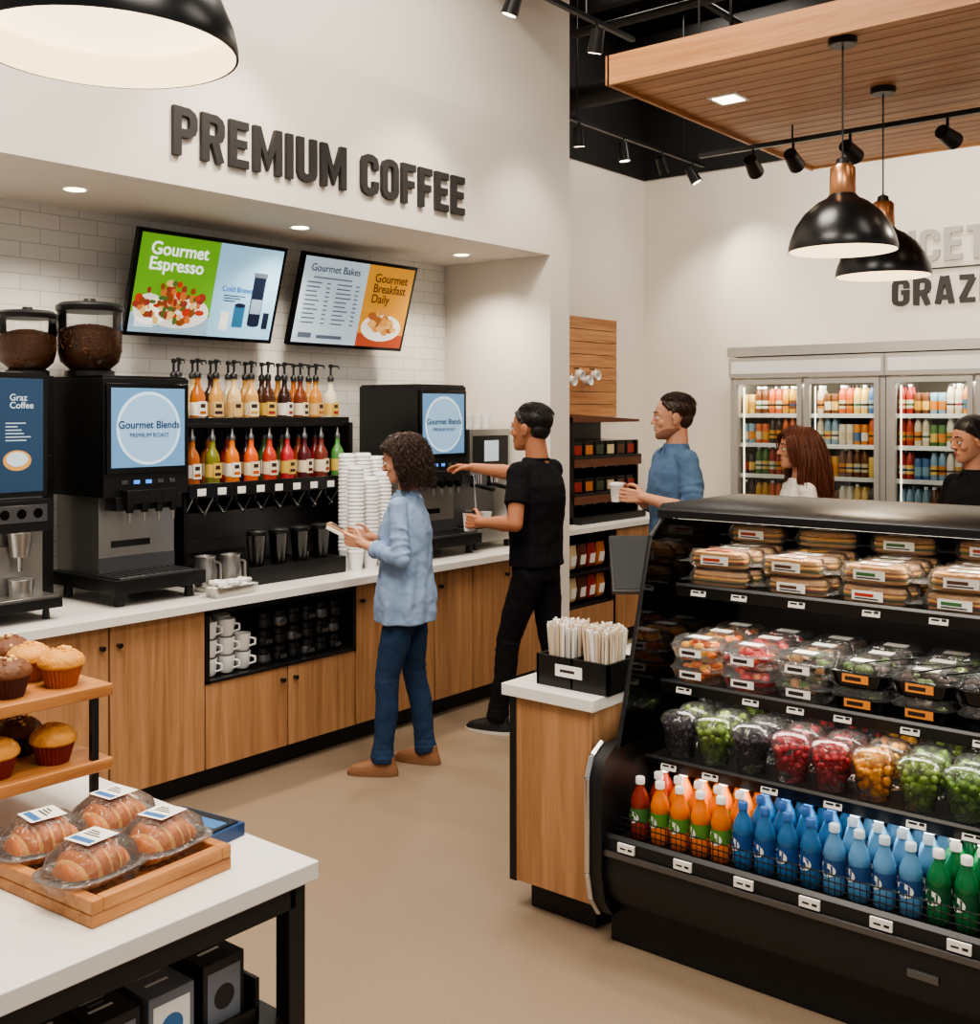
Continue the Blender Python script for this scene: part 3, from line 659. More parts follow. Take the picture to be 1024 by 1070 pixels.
def berries(b,x,y,z,col,r,s=1,n=34):
    c=(x,y,z); b.lathe([(.036*s,0),(.05*s,.085*s),(.053*s,.088*s),(.053*s,.094*s)],c,plastic,22,cap1=False)
    b.lathe([(.055*s,.094*s),(.055*s,.098*s),(.046*s,.112*s),(.03*s,.119*s),(.01*s,.121*s)],c,plastic,22,cap0=False)
    for k in range(n):
        h=(.004+.098*k/n)*s; a=R.uniform(0,6.28); mr=(.036+.014*min(h/s/.085,1))*s-r
        if h>.08*s: mr*=.72
        q=mr*(1 if R.random()<.62 else math.sqrt(R.random())*.8); b.sph((x+q*math.cos(a),y+q*math.sin(a),z+min(h+r,.112*s-r*.3)),(r,r,r*R.uniform(.85,1.05)),col,8,5)
bk=C('blackberry',(34,24,40),.35); gr=C('green_grape',(116,144,44),.25); rd=C('raspberry',(176,28,40),.35); yl=C('mango',(226,160,40),.35); gp=C('kiwi_green',(96,136,38),.3)
b=B('fruit_cups')
seq=[bk,gr,bk,rd,rd,yl,gr,gp,rd,bk,gr,yl,bk,rd,gr,yl,bk]
x=XL+.155
for k in range(17):
    if x>XR-.1: break
    for j in range(3):
        sm=seq[k] in(bk,rd); berries(b,x+R.uniform(-.004,.004),3.235+j*.13,.5805,seq[(k+(1 if j==1 and k%3==0 else 0))%17],.0112 if sm else .0135,1.2,(90 if sm else 66) if j==0 else 24)
    x+=.130
b.done()

def tub(b,x,y,z,fill,basem,label,s=1,sticker=None):
    hx,hy=.078*s,.06*s; c=(x,y,z)
    b.loft([(0,hx*.85,hy*.85),(.035*s,hx,hy)],basem,c,28,4)
    b.loft([(.035*s,hx*1.04,hy*1.04),(.039*s,hx*1.04,hy*1.04),(.041*s,hx*.97,hy*.97),(.06*s,hx*.86,hy*.84)],plastic,c,28,4)
    for k in range(30):
        m=fill[k%len(fill)]; rr=R.uniform(.013,.019)*s
        b.sph((x+R.uniform(-.82,.82)*(hx-rr),y+R.uniform(-.82,.82)*(hy-rr),z+R.uniform(.014,.044)*s),(rr,rr*.9,rr*.7),m,7,5)
    if label: b.box(x-hx*.4,x+hx*.4,y-hy*.3,y+hy*.3,z+.0605*s,z+.0615*s,label); b.box(x-hx*.45,x+hx*.45,y-hy*1.03,y-hy*1.02,z+.012*s,z+.034*s,sticker or label); b.box(x-hx*.35,x+hx*.2,y-hy*1.04,y-hy*1.03,z+.018*s,z+.028*s,SD[0])
orange=C('orange_fruit',(226,112,26),.35); straw=C('strawberry',(186,34,34),.35); leaf=C('lettuce',(84,112,40),.5); meat=C('chicken',(180,130,84),.5); choc=C('brownie',(60,36,26),.6); olab=C('label_orange',(226,140,60))
b=B('packed_salad_tubs')
cfg=[([orange,yl],plastic,paper,None),([straw,straw,orange],plastic,paper,None),([leaf,meat,choc],plastic,paper,None),([leaf,choc,leaf],blackg,paper,olab),([choc,leaf],blackg,C('label_clear',(190,184,176)),olab),([choc,bk],blackg,None,None),([orange,meat],plastic,paper,None),([leaf,straw],plastic,paper,None),([orange,yl],plastic,paper,None),([leaf,choc],blackg,paper,olab),([straw,yl],plastic,paper,None)]
x=XL+.175; k=0
while x<XR-.12:
    f,bm_,lb,st=cfg[k%len(cfg)]
    for j in range(3):
        for lv in range(2): tub(b,x+R.uniform(-.004,.004),3.345+j*.145,.811+lv*.074,f,bm_,lb,1.15,st)
    x+=.187; k+=1
b.done()
b=B('plastic_forks')
for k in range(5):
    T=TR(-1.16+k*.08,3.31,.972,rz=R.uniform(-.8,.8),ry=rad(-12)); b.box(-.07,.05,-.004,.004,0,.004,black,T=T); b.box(.05,.085,-.009,.009,0,.003,black,T=T)
b.done()
bread=C('bread_crust',(200,150,94),.6,var=.28,scale=30,bump=.2); ham=C('ham',(186,96,80),.5); chz=C('cheese',(226,170,66),.5)
sl=[C('sand_lab_0',(90,60,40)),C('sand_lab_1',(60,110,60)),C('sand_lab_2',(180,60,40))]
def sandwich(b,x,y,z,rz):
    T=TR(x,y,z,rz=rz)
    for z0,h in ((0.001,.018),(.034,.024)):
        b.loft([(z0,.085,.026),(z0+h*.3,.098,.033),(z0+h*.75,.094,.030),(z0+h,.075,.018)],bread,(0,0,0),20,3,T=T)
    b.loft([(.017,.099,.034),(.022,.101,.037)],leaf,(0,0,0),20,3,T=T); b.loft([(.022,.096,.034),(.028,.097,.036)],R.choice((ham,straw,meat)),(0,0,0),20,3,T=T); b.loft([(.028,.099,.036),(.034,.097,.034)],chz,(0,0,0),20,3,T=T)
    b.loft([(-.0,.10,.036),(.012,.112,.041),(.035,.113,.043),(.06,.10,.03)],wrap,(0,0,0),20,3,T=T)
    for s in (-1,1): b.extr([(s*.105,-.03),(s*.135,-.038),(s*.135,.038),(s*.105,.03)],'z',.018,.021,wrap,T=T)
    if R.random()<.7: b.box(-.055,.045,-.0445,-.0435,.014,.044,paper,T=T); b.box(-.045,.015,-.0455,-.0445,.026,.036,R.choice(sl),T=T); b.box(-.045,.03,-.0455,-.0445,.018,.022,SD[0],T=T)
    b.box(-.05,.04,-.02,.02,.0605,.0615,R.choice((paper,paper,paper,chz,ham)),T=T); b.box(-.03,.01,-.01,.01,.0615,.062,R.choice(sl),T=T)
b=B('wrapped_sandwiches')
for k in range(8):
    for j in range(4):
        for lv in range(2 if j<3 else 3):
            sandwich(b,XL+.22+k*.262+R.uniform(-.01,.01),3.42+j*.092,1.1205+lv*.064,R.uniform(-.08,.08))
b.done()

# ------------------------------------------------------------------ small counter with straws + register
b=B('checkout_counter')
b.box(-2.38,-2.0,2.98,4.42,.74,.78,quartz); b.box(-2.33,-2.02,3.02,4.38,.1,.74,oak); b.box(-2.31,-2.04,3.06,4.36,0,.1,toe)
b.box(-2.36,-2.33,3.0,4.4,.1,.74,toe); b.box(-2.33,-2.02,3.0,3.02,.105,.735,oak)
b.done(.002)
sw=C('straw_wrap',(206,188,164),.7)
def straws(b,x,y,z,rx,ry,h,n):
    for k in range(n):
        a=R.uniform(0,6.28);q=math.sqrt(R.random()); px=x+rx*q*math.cos(a); py=y+ry*q*math.sin(a); ax,ay=R.uniform(-.006,.006),R.uniform(-.006,.006)
        b.cyl((px,py,z),(px*1+ax+(px-x)*.25,py+ay+(py-y)*.2,z+h*R.uniform(.92,1.03)),.0045,.0045,sw if k%3 else wplast,6)
b=B('straw_holder')
b.box(-2.28,-1.985,3.05,3.23,.78,.785,black)
for x0,x1,y0,y1 in ((-2.28,-1.985,3.05,3.06),(-2.28,-1.985,3.22,3.23),(-2.28,-2.27,3.05,3.23),(-1.995,-1.985,3.05,3.23),(-2.137,-2.128,3.05,3.23)): b.box(x0,x1,y0,y1,.785,.885,black)
b.box(-2.2,-2.09,3.048,3.0505,.82,.86,paper); b.box(-2.18,-2.12,3.0475,3.0485,.835,.845,SD[0]); straws(b,-2.205,3.14,.79,.058,.065,.2,190); straws(b,-2.06,3.14,.79,.058,.065,.2,190); b.done(.002)
b=B('stirrer_cup'); b.lathe([(.045,0),(.06,.09),(.057,.09)],(-2.15,3.62,.78),kraft,20); straws(b,-2.15,3.62,.79,.045,.045,.2,60); b.done()
b=B('cash_register_monitor',TR(-2.33,3.88,.78,rz=rad(40)))
b.box(-.04,.10,-.08,.08,0,.02,black); b.cyl((0,0,.02),(0,0,.24),.02,.02,black); Tm=TR(0,-.02,.32,rx=rad(-28)); b.box(-.16,.16,-.015,.02,-.12,.12,black,T=Tm); b.box(-.15,.15,-.017,-.015,-.11,.11,C('monitor_screen',(16,17,19),.5),T=Tm); b.done(.004)

# ------------------------------------------------------------------ near table
b=B('display_table')
b.box(-2.95,-1.79,.15,1.61,.71,.75,quartz)
for x in (-2.92,-1.85):
    for y in (.2,1.54): b.box(x,x+.045,y,y+.045,0,.71,blackm)
for y in (.2,1.54): b.box(-2.9,-1.82,y,y+.04,.66,.71,blackm)
for x in (-2.92,-1.845): b.box(x,x+.04,.2,1.56,.66,.71,blackm)
b.box(-2.9,-1.82,.22,1.56,.40,.425,blackm)
b.done(.003)
b=B('boxed_coffee_packs'); cb=C('pack_black',(34,34,38),.4); cg=C('pack_grey',(112,116,124),.4); pl=C('pack_blue',(60,110,160),.4)
for x0,x1,y0,y1,z0,z1 in ((-2.5,-1.855,1.49,1.50,.426,.52),(-1.865,-1.855,.7,1.50,.426,.46)): b.box(x0,x1,y0,y1,z0,z1,black)
for i in range(4):
    for j in range(6):
        x=-1.94-i*.145; y=1.425-j*.125; T=TR(x,y,.426,rz=R.uniform(-.05,.05))
        hh=.14 if (i+j)%3 else .155
        b.box(-.062,.062,-.052,.052,0,hh,cg if (i+j)%4==1 else cb,T=T)
        b.box(.062,.063,-.042,.042,.02,hh-.02,paper if (i+j)%2 else cg,T=T); b.disc(0,0,0,.026,.026,pl if j%2 else cb,18,T=T@Matrix.Translation((.0635,0,hh*.5))@Matrix.Rotation(rad(90),4,'Y'))
        for q,(a,c) in enumerate(((-.03,.035),(-.02,.02),(-.035,.03))): b.box(a*.8,c*.8,.025-q*.02,.033-q*.02,hh,hh+.0008,paper if q!=1 else cg,T=T@Matrix.Rotation(rad(90),4,'Z'))
b.done(.002)

Tt=TR(-2.10,1.28,.75,rz=rad(4)); b=B('wooden_serving_tray',Tt)
b.box(-.21,.21,-.17,.17,0,.025,butcher)
for a in ((-.21,.21,-.17,-.145),(-.21,.21,.145,.17),(-.21,-.185,-.145,.145),(.185,.21,-.145,.145),(-.012,.012,-.145,.145)): b.box(*a,.025,.052,butcher)
b.done(.003)
cro=M('bread_loaf_crust',(186,104,34),.45,var=.5,scale=18,bump=.5,bscale=60)
cro2=M('bread_loaf_light',(222,164,84),.55,var=.35,scale=40,bump=.3)
def pastry(x,y,z,rz,s=1):
    T=TR(x,y,z,rz=rz,s=s); b=B('packed_pastry',T)
    N=6
    for k in range(N):
        t=(k/(N-1)-.5)*2; rr=.062*(1-.34*abs(t)**2.2); cy=.058*t
        b.sph((0,cy,.002+rr*.68),(rr*1.05,rr*.40,rr*.72),cro,20,12)
        if k<N-1:
            t2=t+1/(N-1); r2=.062*(1-.34*abs(t2)**2.2)*.97; b.sph((0,.058*t2,.002+r2*.66),(r2*1.05,r2*.3,r2*.71),cro2,18,10)
    b.loft([(0,.062,.082),(.03,.074,.096),(.033,.081,.104),(.036,.081,.104)],plastic,n=28,p=3.6)
    b.loft([(.036,.081,.104),(.040,.072,.094),(.068,.066,.086),(.088,.046,.058),(.095,.02,.03)],wrap,n=28,p=2.8)
    b.box(-.036,.036,-.038,.038,.0955,.0962,paper); b.box(-.03,.03,-.030,-.014,.0963,.0967,C('label_blue',(60,110,170))); 
    for q in range(3): b.box(-.024,.02-q*.01,.0+q*.009,.004+q*.009,.0963,.0967,SD[0])
    return b.done()
pastry(-2.005,1.20,.777,.15,1.0); pastry(-2.015,1.37,.777,.2,.98); pastry(-2.195,1.20,.777,-.1,1.0); pastry(-2.20,1.37,.777,.1,1.0)
b=B('blue_gift_box',TR(-2.12,1.53,.75,rz=rad(8))); nb=C('box_navy',(34,62,104),.4); b.box(-.1,.1,-.055,.055,0,.03,nb); b.box(-.09,.09,-.045,.045,.03,.034,C('box_black',(20,22,28),.3)); b.box(-.03,.08,-.02,.02,.034,.035,pl); b.done(.002)

b=B('muffin_stand')
for z in (.90,1.075): b.box(-2.80,-2.345,.80,1.46,z-.028,z,butcher)
for x in (-2.78,-2.37):
    for y in (.83,1.41): b.box(x,x+.018,y,y+.018,.75,1.048,black)
b.done(.003)
muft=M('muffin_top_golden',(206,142,62),.6,var=.35,scale=40,bump=.6,bscale=60); mufb=M('muffin_top_brown',(104,62,34),.6,var=.4,scale=40,bump=.6,bscale=60); crum=C('crumb',(232,190,120),.7)
def muffin(b,x,y,z,top,cup):
    n=28; vs=[];fs=[]
    for j,(r,q) in enumerate([(.033,0),(.046,.045)]):
        for k in range(n*2): 
            t=math.pi*k/n; rr=r+(.002 if k%2 else -.001); vs.append((x+rr*math.cos(t),y+rr*math.sin(t),z+q))
    m=n*2
    for k in range(m): fs.append((k,(k+1)%m,m+(k+1)%m,m+k))
    fs.append(list(range(m))[::-1]); b.add(vs,fs,cup)
    b.lathe([(.044,.043),(.053,.05),(.054,.058),(.048,.07),(.034,.081),(.015,.087),(.001,.088)],(x,y,z),top,22)
    for k in range(36):
        a=R.uniform(0,6.28);q=R.uniform(0,.044); b.sph((x+q*math.cos(a),y+q*math.sin(a),z+.087-q*q*11),R.uniform(.004,.008),crum if R.random()<.35 else top,6,4)
cupd=C('muffin_cup_dark',(70,30,20),.7); cupr=C('muffin_cup_red',(116,32,24),.7); cupo=C('muffin_cup_tan',(160,84,44),.7)
b=B('muffins')
for x,y,t,c in ((-2.42,1.37,muft,cupo),(-2.42,1.24,mufb,cupd),(-2.53,1.35,muft,cupo),(-2.54,1.22,mufb,cupd),(-2.42,1.11,muft,cupo),(-2.65,1.36,mufb,cupd),(-2.54,1.08,muft,cupo)): muffin(b,x,y,1.0755,t,c)
for x,y,t,c in ((-2.42,1.35,muft,cupr),(-2.42,1.21,muft,cupr),(-2.54,1.33,mufb,cupd),(-2.54,1.2,muft,cupr),(-2.42,1.08,muft,cupr),(-2.66,1.33,muft,cupr)): muffin(b,x,y,.9005,t,c)
b.done()

# ------------------------------------------------------------------ people
def solid(b,voxel,mat,parent,smooth=4,disp=0,dsize=.08,clampz=None):
    ob=b.done(origin=False)
    rm=ob.modifiers.new('r','REMESH'); rm.mode='VOXEL'; rm.voxel_size=voxel; rm.use_smooth_shade=True
    sm=ob.modifiers.new('s','SMOOTH'); sm.factor=.5; sm.iterations=smooth
    if disp:
        tx=bpy.data.textures.new('folds','CLOUDS'); tx.noise_scale=dsize; tx.noise_depth=2
        dm=ob.modifiers.new('d','DISPLACE'); dm.texture=tx; dm.strength=disp; dm.mid_level=.5
        s2=ob.modifiers.new('s2','SMOOTH'); s2.factor=.5; s2.iterations=2
    bpy.context.view_layer.update(); dg=bpy.context.evaluated_depsgraph_get()
    me=bpy.data.meshes.new_from_object(ob.evaluated_get(dg)); nm=ob.name
    bpy.data.objects.remove(ob); me.materials.clear(); me.materials.append(mat)
    me.polygons.foreach_set('material_index',[0]*len(me.polygons)); me.polygons.foreach_set('use_smooth',[True]*len(me.polygons))
    if clampz is not None:
        for v in me.vertices:
            if v.co.z<clampz: v.co.z=clampz
    o=bpy.data.objects.new(nm,me); COL.objects.link(o); o.parent=parent; return o
def V(*a): return Vector(a)
def strands(HM,root,mat,n,L,kind,bev=.0014):
    cu=bpy.data.curves.new('hair_strands','CURVE'); cu.dimensions='3D'; cu.bevel_depth=bev; cu.bevel_resolution=0; cu.materials.append(mat)
    c=V(-.026,0,.046); rr=V(.104,.086,.085); crown=V(-.05,0,.135)
    if kind=='short': rr=V(.101,.083,.083)
    steps=5 if kind=='short' else 14
    for i in range(n):
        u=V(R.gauss(0,1),R.gauss(0,1),R.gauss(0,1)).normalized()
        if u.z<-.55: continue
        p=V(c.x+rr.x*u.x,c.y+rr.y*u.y,c.z+rr.z*u.z)
        if p.x>.035+R.uniform(-.01,.01) and p.z<.088: continue
        if p.x>.0 and p.z<.03: continue
        nr=V(u.x/rr.x,u.y/rr.y,u.z/rr.z).normalized()
        if kind=='short':
            top=p.z>.085
            d=V(-.7,p.y*4+R.uniform(-.5,.5),.2) if top else V(-.35,0,-1); d-=nr*d.dot(nr); d=(d.normalized()+nr*(.42 if top else .04)).normalized(); Ls=L*R.uniform(.7,1.25)*(1 if top else .5)
        elif kind=='bun':
            d=V(-.125,0,.075)-p; d-=nr*d.dot(nr); d=d.normalized(); Ls=.09
        else:
            d=(p-crown); d-=nr*d.dot(nr); d=(d.normalized()+nr*.15).normalized(); Ls=L*R.uniform(.75,1.08)
        ph=R.uniform(0,6.28); fq=R.uniform(.9,1.3) if kind=='curly' else R.uniform(.5,.8); am=.020 if kind=='curly' else (.010 if kind=='long' else .001)
        sdv=V(R.uniform(-1,1),R.uniform(-1,1),R.uniform(-.5,.5)).normalized()
        pts=[p.copy()]; q=p.copy(); off=R.uniform(1.0,1.16) if kind in('curly','long') else R.uniform(1.0,1.02)
        for j in range(steps):
            if kind in('curly','long'): d=(d+V(0,0,-.28)).normalized()
            elif kind=='short':
                e_=V((q.x-c.x)/rr.x**2,(q.y-c.y)/rr.y**2,(q.z-c.z)/rr.z**2).normalized(); d=(d-e_*.12).normalized()
            q=q+d*(Ls/steps)
            e=V((q.x-c.x)/rr.x,(q.y-c.y)/rr.y,(q.z-c.z)/rr.z if q.z>c.z-.02 else -.0); ln=e.length
            if ln<off and kind in('curly','long'):
                k_=off/max(ln,.05); q.x=c.x+(q.x-c.x)*k_; q.y=c.y+(q.y-c.y)*k_
                if q.z>c.z-.02: q.z=c.z+(q.z-c.z)*k_
            elif kind=='bun' and ln>0: q=V(c.x+(q.x-c.x)*off/ln,c.y+(q.y-c.y)*off/ln,c.z+(q.z-c.z)*off/ln)
            if kind in('curly','long') and q.x>.012 and q.z<.085:
                q.y=math.copysign(max(abs(q.y),.080),q.y if abs(q.y)>.001 else 1); q.x-=.018
            if kind in('curly','long') and q.z<-.09: q.y*=.985; q.x=min(q.x,.01)
            pts.append(q+sdv*am*math.sin(ph+j*fq)*min(1,j/3))
        sp=cu.splines.new('POLY'); sp.points.add(len(pts)-1)
        for k_,w in enumerate(pts):
            w=HM@w; sp.points[k_].co=(w.x,w.y,w.z,1); sp.points[k_].radius=1.0 if k_<len(pts)-2 else .5
    o=bpy.data.objects.new('hair_strands',cu); COL.objects.link(o); o.parent=root
def hand(b,w,d,nrm,side,curl,m,s=1,thumb=.6):
    d=d.normalized(); nrm=(nrm-d*nrm.dot(d)).normalized(); ac=d.cross(nrm)*side
    P=lambda a,c,n: w+(d*a+ac*c+nrm*n)*s
    for c in (-.027,-.009,.009,.027): b.cap(P(.0,c*.6,0),P(.085,c,0),.014*s,.0125*s,m,10)
    L=[(.029,.066),(.010,.076),(-.010,.07),(-.029,.054)]
    for c,ln in L:
        p=P(.085,c,0); ang=0
        for f,dr_ in ((.45,.5),(.3,.9),(.25,.7)):
            ang+=curl*dr_; q=p+(d*math.cos(ang)+nrm*math.sin(ang)+ac*c*1.2)*ln*f*s; b.cap(p,q,.0086*s,.0078*s,m,8); p=q
    p=P(.018,.026,.006); q=p+(d*.7+ac*.75+nrm*.35).normalized()*.036*s; b.cap(p,q,.0125*s,.0105*s,m,10)
    r=q+(d*.9+ac*.25+nrm*thumb).normalized()*.032*s; b.cap(q,r,.0105*s,.009*s,m,10); t=r+(d*.9-ac*.15+nrm*thumb).normalized()*.024*s; b.cap(r,t,.009*s,.008*s,m,10)
def person(name,loc,ang,H,fem,pose,skin,hairm,hair,topm,pantm,shoem,sleeve,rolled=False,loose=0,beard=False,collar=True):
    root=bpy.data.objects.new(name,None); COL.objects.link(root); root.location=loc; root.rotation_euler=(0,0,rad(ang)); root.scale=(H/1.75,)*3; root.empty_display_size=.2
    sh=.148 if fem else .178; k=.88 if fem else 1.06
    SL_=V(0,sh,1.392 if fem else 1.40); SR=V(0,-sh,SL_.z)
    hx=pose.get('hx',.02); HC=V(hx,0,1.628)
    HM=Matrix.Translation(HC)@Matrix.Rotation(rad(pose.get('yaw',0)),4,'Z')@Matrix.Rotation(rad(pose.get('pitch',0)),4,'Y')
    hs=1.0 if fem else 1.06
    HM=HM@Matrix.Scale(hs,4)
    b=B('body_skin',HM)
    b.sph((-.014,0,.03),(.099,.077,.088),skin,24,16)
    b.loft([(-.112,.022,.020,.052,0),(-.104,.040,.032,.044,0),(-.085,.060,.045,.026,0),(-.055,.074,.056,.010,0),(-.02,.082,.064,.004,0),(.02,.086,.069,.000,0),(.06,.084,.066,-.004,0)],skin,n=28,p=2.25)
    b.cap((.064,.010,-.100),(.064,-.010,-.100),.013,.013,skin)
    b.chain([((.084,0,.014),.0065),((.094,0,-.006),.0072),((.104,0,-.024),.0088)],skin,10)
    b.sph((.094,.0095,-.029),.0072,skin); b.sph((.094,-.0095,-.029),.0072,skin); b.sph((.100,0,-.029),.0075,skin)
    b.cap((.072,.040,.020),(.084,.008,.021),.0105,.0095,skin,10); b.cap((.072,-.040,.020),(.084,-.008,.021),.0105,.0095,skin,10)
    for y in (-1,1):
        b.sph((.056,y*.040,-.026),(.024,.018,.024),skin)
        b.sph((-.010,y*.077,-.004),(.019,.008,.032),skin); b.sph((-.004,y*.083,.004),(.014,.006,.020),skin); b.sph((-.004,y*.080,-.026),(.008,.006,.010),skin)
    b.cap((.079,.014,-.060),(.079,-.014,-.060),.011,.011,skin,10)
    b.T=Matrix.Identity(4)
    b.cap((hx-.035,0,1.57),(-.012,0,1.43),.053*k,.062*k,skin)
    b.loft([(1.30,.07,.11),(1.38,.08,.12),(1.43,.06,.07)],skin)
    arms=((SL_,pose['LE'],pose['LW'],pose['LD'],pose['LN'],1,pose.get('Lc',.6)),(SR,pose['RE'],pose['RW'],pose['RD'],pose['RN'],-1,pose.get('Rc',.6)))
    for S_,e,w,d,n,sd,cu in arms:
        e=V(*e);w=V(*w)
        b.cap(S_,e,.044*k,.039*k,skin); b.chain([(e,.038*k),(e*.7+w*.3,.041*k),(e*.3+w*.7,.030*k),(w,.0245*k)],skin)
        b.cap(w,w+V(*d).normalized()*.02,.0245*k,.021*k,skin)
        hand(b,w,V(*d),V(*n),sd*(-1),cu,skin,.92 if fem else 1.04)
    solid(b,.0036,skin,root,3)
    b=B('face_features',HM); eye=C('eye_white',(225,220,212),.2); iris=C('iris_brown',(50,30,20),.15); lip=C('lip_%s'%('f' if fem else 'm'),(170,84,78) if fem else (160,98,84),.5)
    for y in (-1,1):
        b.sph((.0765,y*.0315,.001),(.0125,.0135,.0105),eye,16,12); b.sph((.0872,y*.0318,.001),(.0025,.0056,.0056),iris,12,8)
        b.cap((.077,y*.046,.008),(.0885,y*.032,.0105),.0028,.0030,skin,8); b.cap((.0885,y*.032,.0105),(.083,y*.019,.006),.0030,.0026,skin,8)
        b.cap((.080,y*.045,.0065),(.0905,y*.032,.0075),.0011,.0013,hairm,6); b.cap((.0905,y*.032,.0075),(.086,y*.020,.004),.0013,.0009,hairm,6)
        b.cap((.077,y*.045,-.008),(.086,y*.030,-.0105),.0024,.0026,skin,8)
        b.chain([((.074,y*.050,.026),.0022),((.086,y*.034,.0315),.0032),((.091,y*.014,.028),.0030)],hairm,8)
    b.chain([((.082,.021,-.0575),.0022),((.0885,.006,-.0545),.0040),((.089,0,-.0558),.0036),((.0885,-.006,-.0545),.0040),((.082,-.021,-.0575),.0022)],lip,8)
    b.chain([((.082,.018,-.0605),.0024),((.0875,0,-.064),.0052),((.082,-.018,-.0605),.0024)],lip,8)
    o=b.done(origin=False); o.parent=root
    b=B('hair',HM)
    if hair=='short':
        b.sph((-.028,0,.048),(.1,.082,.082),hairm,24,16); b.sph((-.056,0,.0),(.057,.07,.062),hairm,18,12)
        for y in (-1,1): b.cap((.0,y*.077,.035),(.006,y*.078,-.005),.008,.005,hairm,8); b.cap((.045,y*.05,.078),(.02,y*.07,.05),.014,.012,hairm,8)
        solid(b,.0045,hairm,root,2,.004,.03); strands(HM,root,hairm,2200,.036,'short')
    elif hair=='curly':
        b.sph((-.03,0,.048),(.103,.090,.088),hairm,20,14); b.sph((-.058,0,-.02),(.07,.092,.08),hairm,20,14)
        for y in (-1,1): b.chain([((.0,y*.078,.05),.02),((-.012,y*.092,-.02),.022),((-.022,y*.09,-.06),.02)],hairm)
        solid(b,.0045,hairm,root,2,.012,.035); strands(HM,root,hairm,3000,.185,'curly',.0019)
    elif hair=='long':
        b.sph((-.024,0,.05),(.104,.088,.086),hairm,20,14)
        b.loft([(-.36,.03,.05,-.10,0),(-.30,.045,.09,-.095,0),(-.2,.055,.11,-.075,0),(-.08,.068,.105,-.058,0),(.04,.073,.09,-.04,0)],hairm)
        for y in (-1,1): b.chain([((.02,y*.072,.06),.02),((.005,y*.088,-.03),.022),((-.015,y*.105,-.14),.024),((-.02,y*.11,-.27),.018)],hairm)
        solid(b,.0045,hairm,root,2,.014,.05); strands(HM,root,hairm,2600,.46,'long',.002)
    else:
        b.sph((-.024,0,.05),(.102,.083,.086),hairm,20,14); b.sph((-.05,0,.0),(.06,.074,.07),hairm,20,14); b.sph((-.128,0,.075),(.042,.045,.042),hairm,14,10)
        for y in (-1,1): b.cap((.02,y*.07,.075),(-.02,y*.082,-.01),.018,.014,hairm)
        solid(b,.0045,hairm,root,2,.004,.02); strands(HM,root,hairm,1500,.1,'bun')
    if beard:
        b=B('beard',HM); bm_=C('beard_brown',(140,98,76),.8)
        b.loft([(-.113,.022,.022,.052,0),(-.104,.041,.034,.044,0),(-.085,.0605,.047,.026,0),(-.060,.072,.0565,.009,0),(-.045,.068,.056,.004,0)],bm_,n=28,p=2.25); b.cap((.087,.014,-.0465),(.087,-.014,-.0465),.0045,.0045,bm_,8); b.cap((.066,.010,-.100),(.066,-.010,-.100),.013,.013,bm_); solid(b,.0036,bm_,root,2,.002,.01)
    b=B('shirt_top'); L=loose
    if fem: secs=[(.80-L*.5,.128+L,.178+L),(.9,.126+L,.175+L),(.96,.118+L,.163+L),(1.02,.108+L,.148+L),(1.12,.106+L,.145+L),(1.25,.122+L*.6,.155+L*.4,.008,0),(1.33,.112,.158),(1.38,.09,.142),(1.42,.068,.10),(1.455,.054,.062)]
    else: secs=[(.90,.128+L,.172+L),(.95,.125+L,.170+L),(1.0,.122+L,.168+L),(1.12,.124+L,.176+L),(1.25,.138+L*.5,.196),(1.33,.13,.198),(1.39,.10,.175),(1.43,.078,.125),(1.475,.06,.068)]
    z1_=1.3; amp=.075 if loose>.01 else .035
    fd=lambda z,t: amp*max(0,min(1,(z1_-z)/.35))*(math.sin(7*t+z*5+1)+.6*math.sin(11*t-z*9))/1.6
    b.loft(secs,topm,n=64,p=2.3,fold=fd)
    for S_,e,w,*_ in arms:
        e=V(*e);w=V(*w); sg=1 if S_.y>0 else -1
        b.cap(S_+V(0,-.05*sg,.005),S_,.052*k,.057*k,topm)
        if sleeve<=1: b.cyl(S_,S_+(e-S_)*sleeve,.057*k,.060*k,topm,16)
        else:
            b.cap(S_,e,.057*k,.052*k,topm); q=e+(w-e)*(sleeve-1); b.cyl(e,q,.052*k,.044*k,topm,16)
            ax=(e-S_).normalized(); ax2=(w-e).normalized()
            for t in (.45,.62,.78,.92): pp=S_+(e-S_)*t+V(R.uniform(-.004,.004),0,0); tl=V(R.uniform(-.3,.3),R.uniform(-.3,.3),0); dd=(ax+tl).normalized(); b.cyl(pp-dd*.007,pp+dd*.007,.0595*k,.0595*k,topm,14)
            for t in (.10,.28,.46,.62):
                if t<sleeve-1.05: pp=e+(w-e)*t; b.cyl(pp-ax2*.006,pp+ax2*.006,.0545*k,.0545*k,topm,14)
            if rolled: b.cyl(q-(w-e).normalized()*.04,q,.051*k,.051*k,topm,16)
    if collar and fem==True and loose>.02: b.box(.10,.150,-.012,.012,.80,1.36,topm) if False else None
    solid(b,.006,topm,root,2,.014,.06)
    if collar:
        b=B('collar'); z=1.440 if fem else 1.455; b.lathe([(.062*k+.004,-.004),(.069*k+.005,-.010),(.066*k+.003,.02),(.060*k+.002,.032),(.056*k+.002,.028)],(-.006,0,z),topm,28,cap0=False,cap1=False)
        for y in (-1,1): b.cap((.062*k+.004,y*.014,z+.008),(.072*k+.012,y*.038,z-.022),.006,.003,topm,8)
        o=b.done(origin=False); o.parent=root
    else:
        b=B('neckband'); b.lathe([(.064*k+.002,-.006),(.066*k+.003,.002),(.060*k+.003,.008),(.058*k+.001,.002)],(-.006,0,1.465 if not fem else 1.45),topm,28,cap0=False,cap1=False); o=b.done(origin=False); o.parent=root
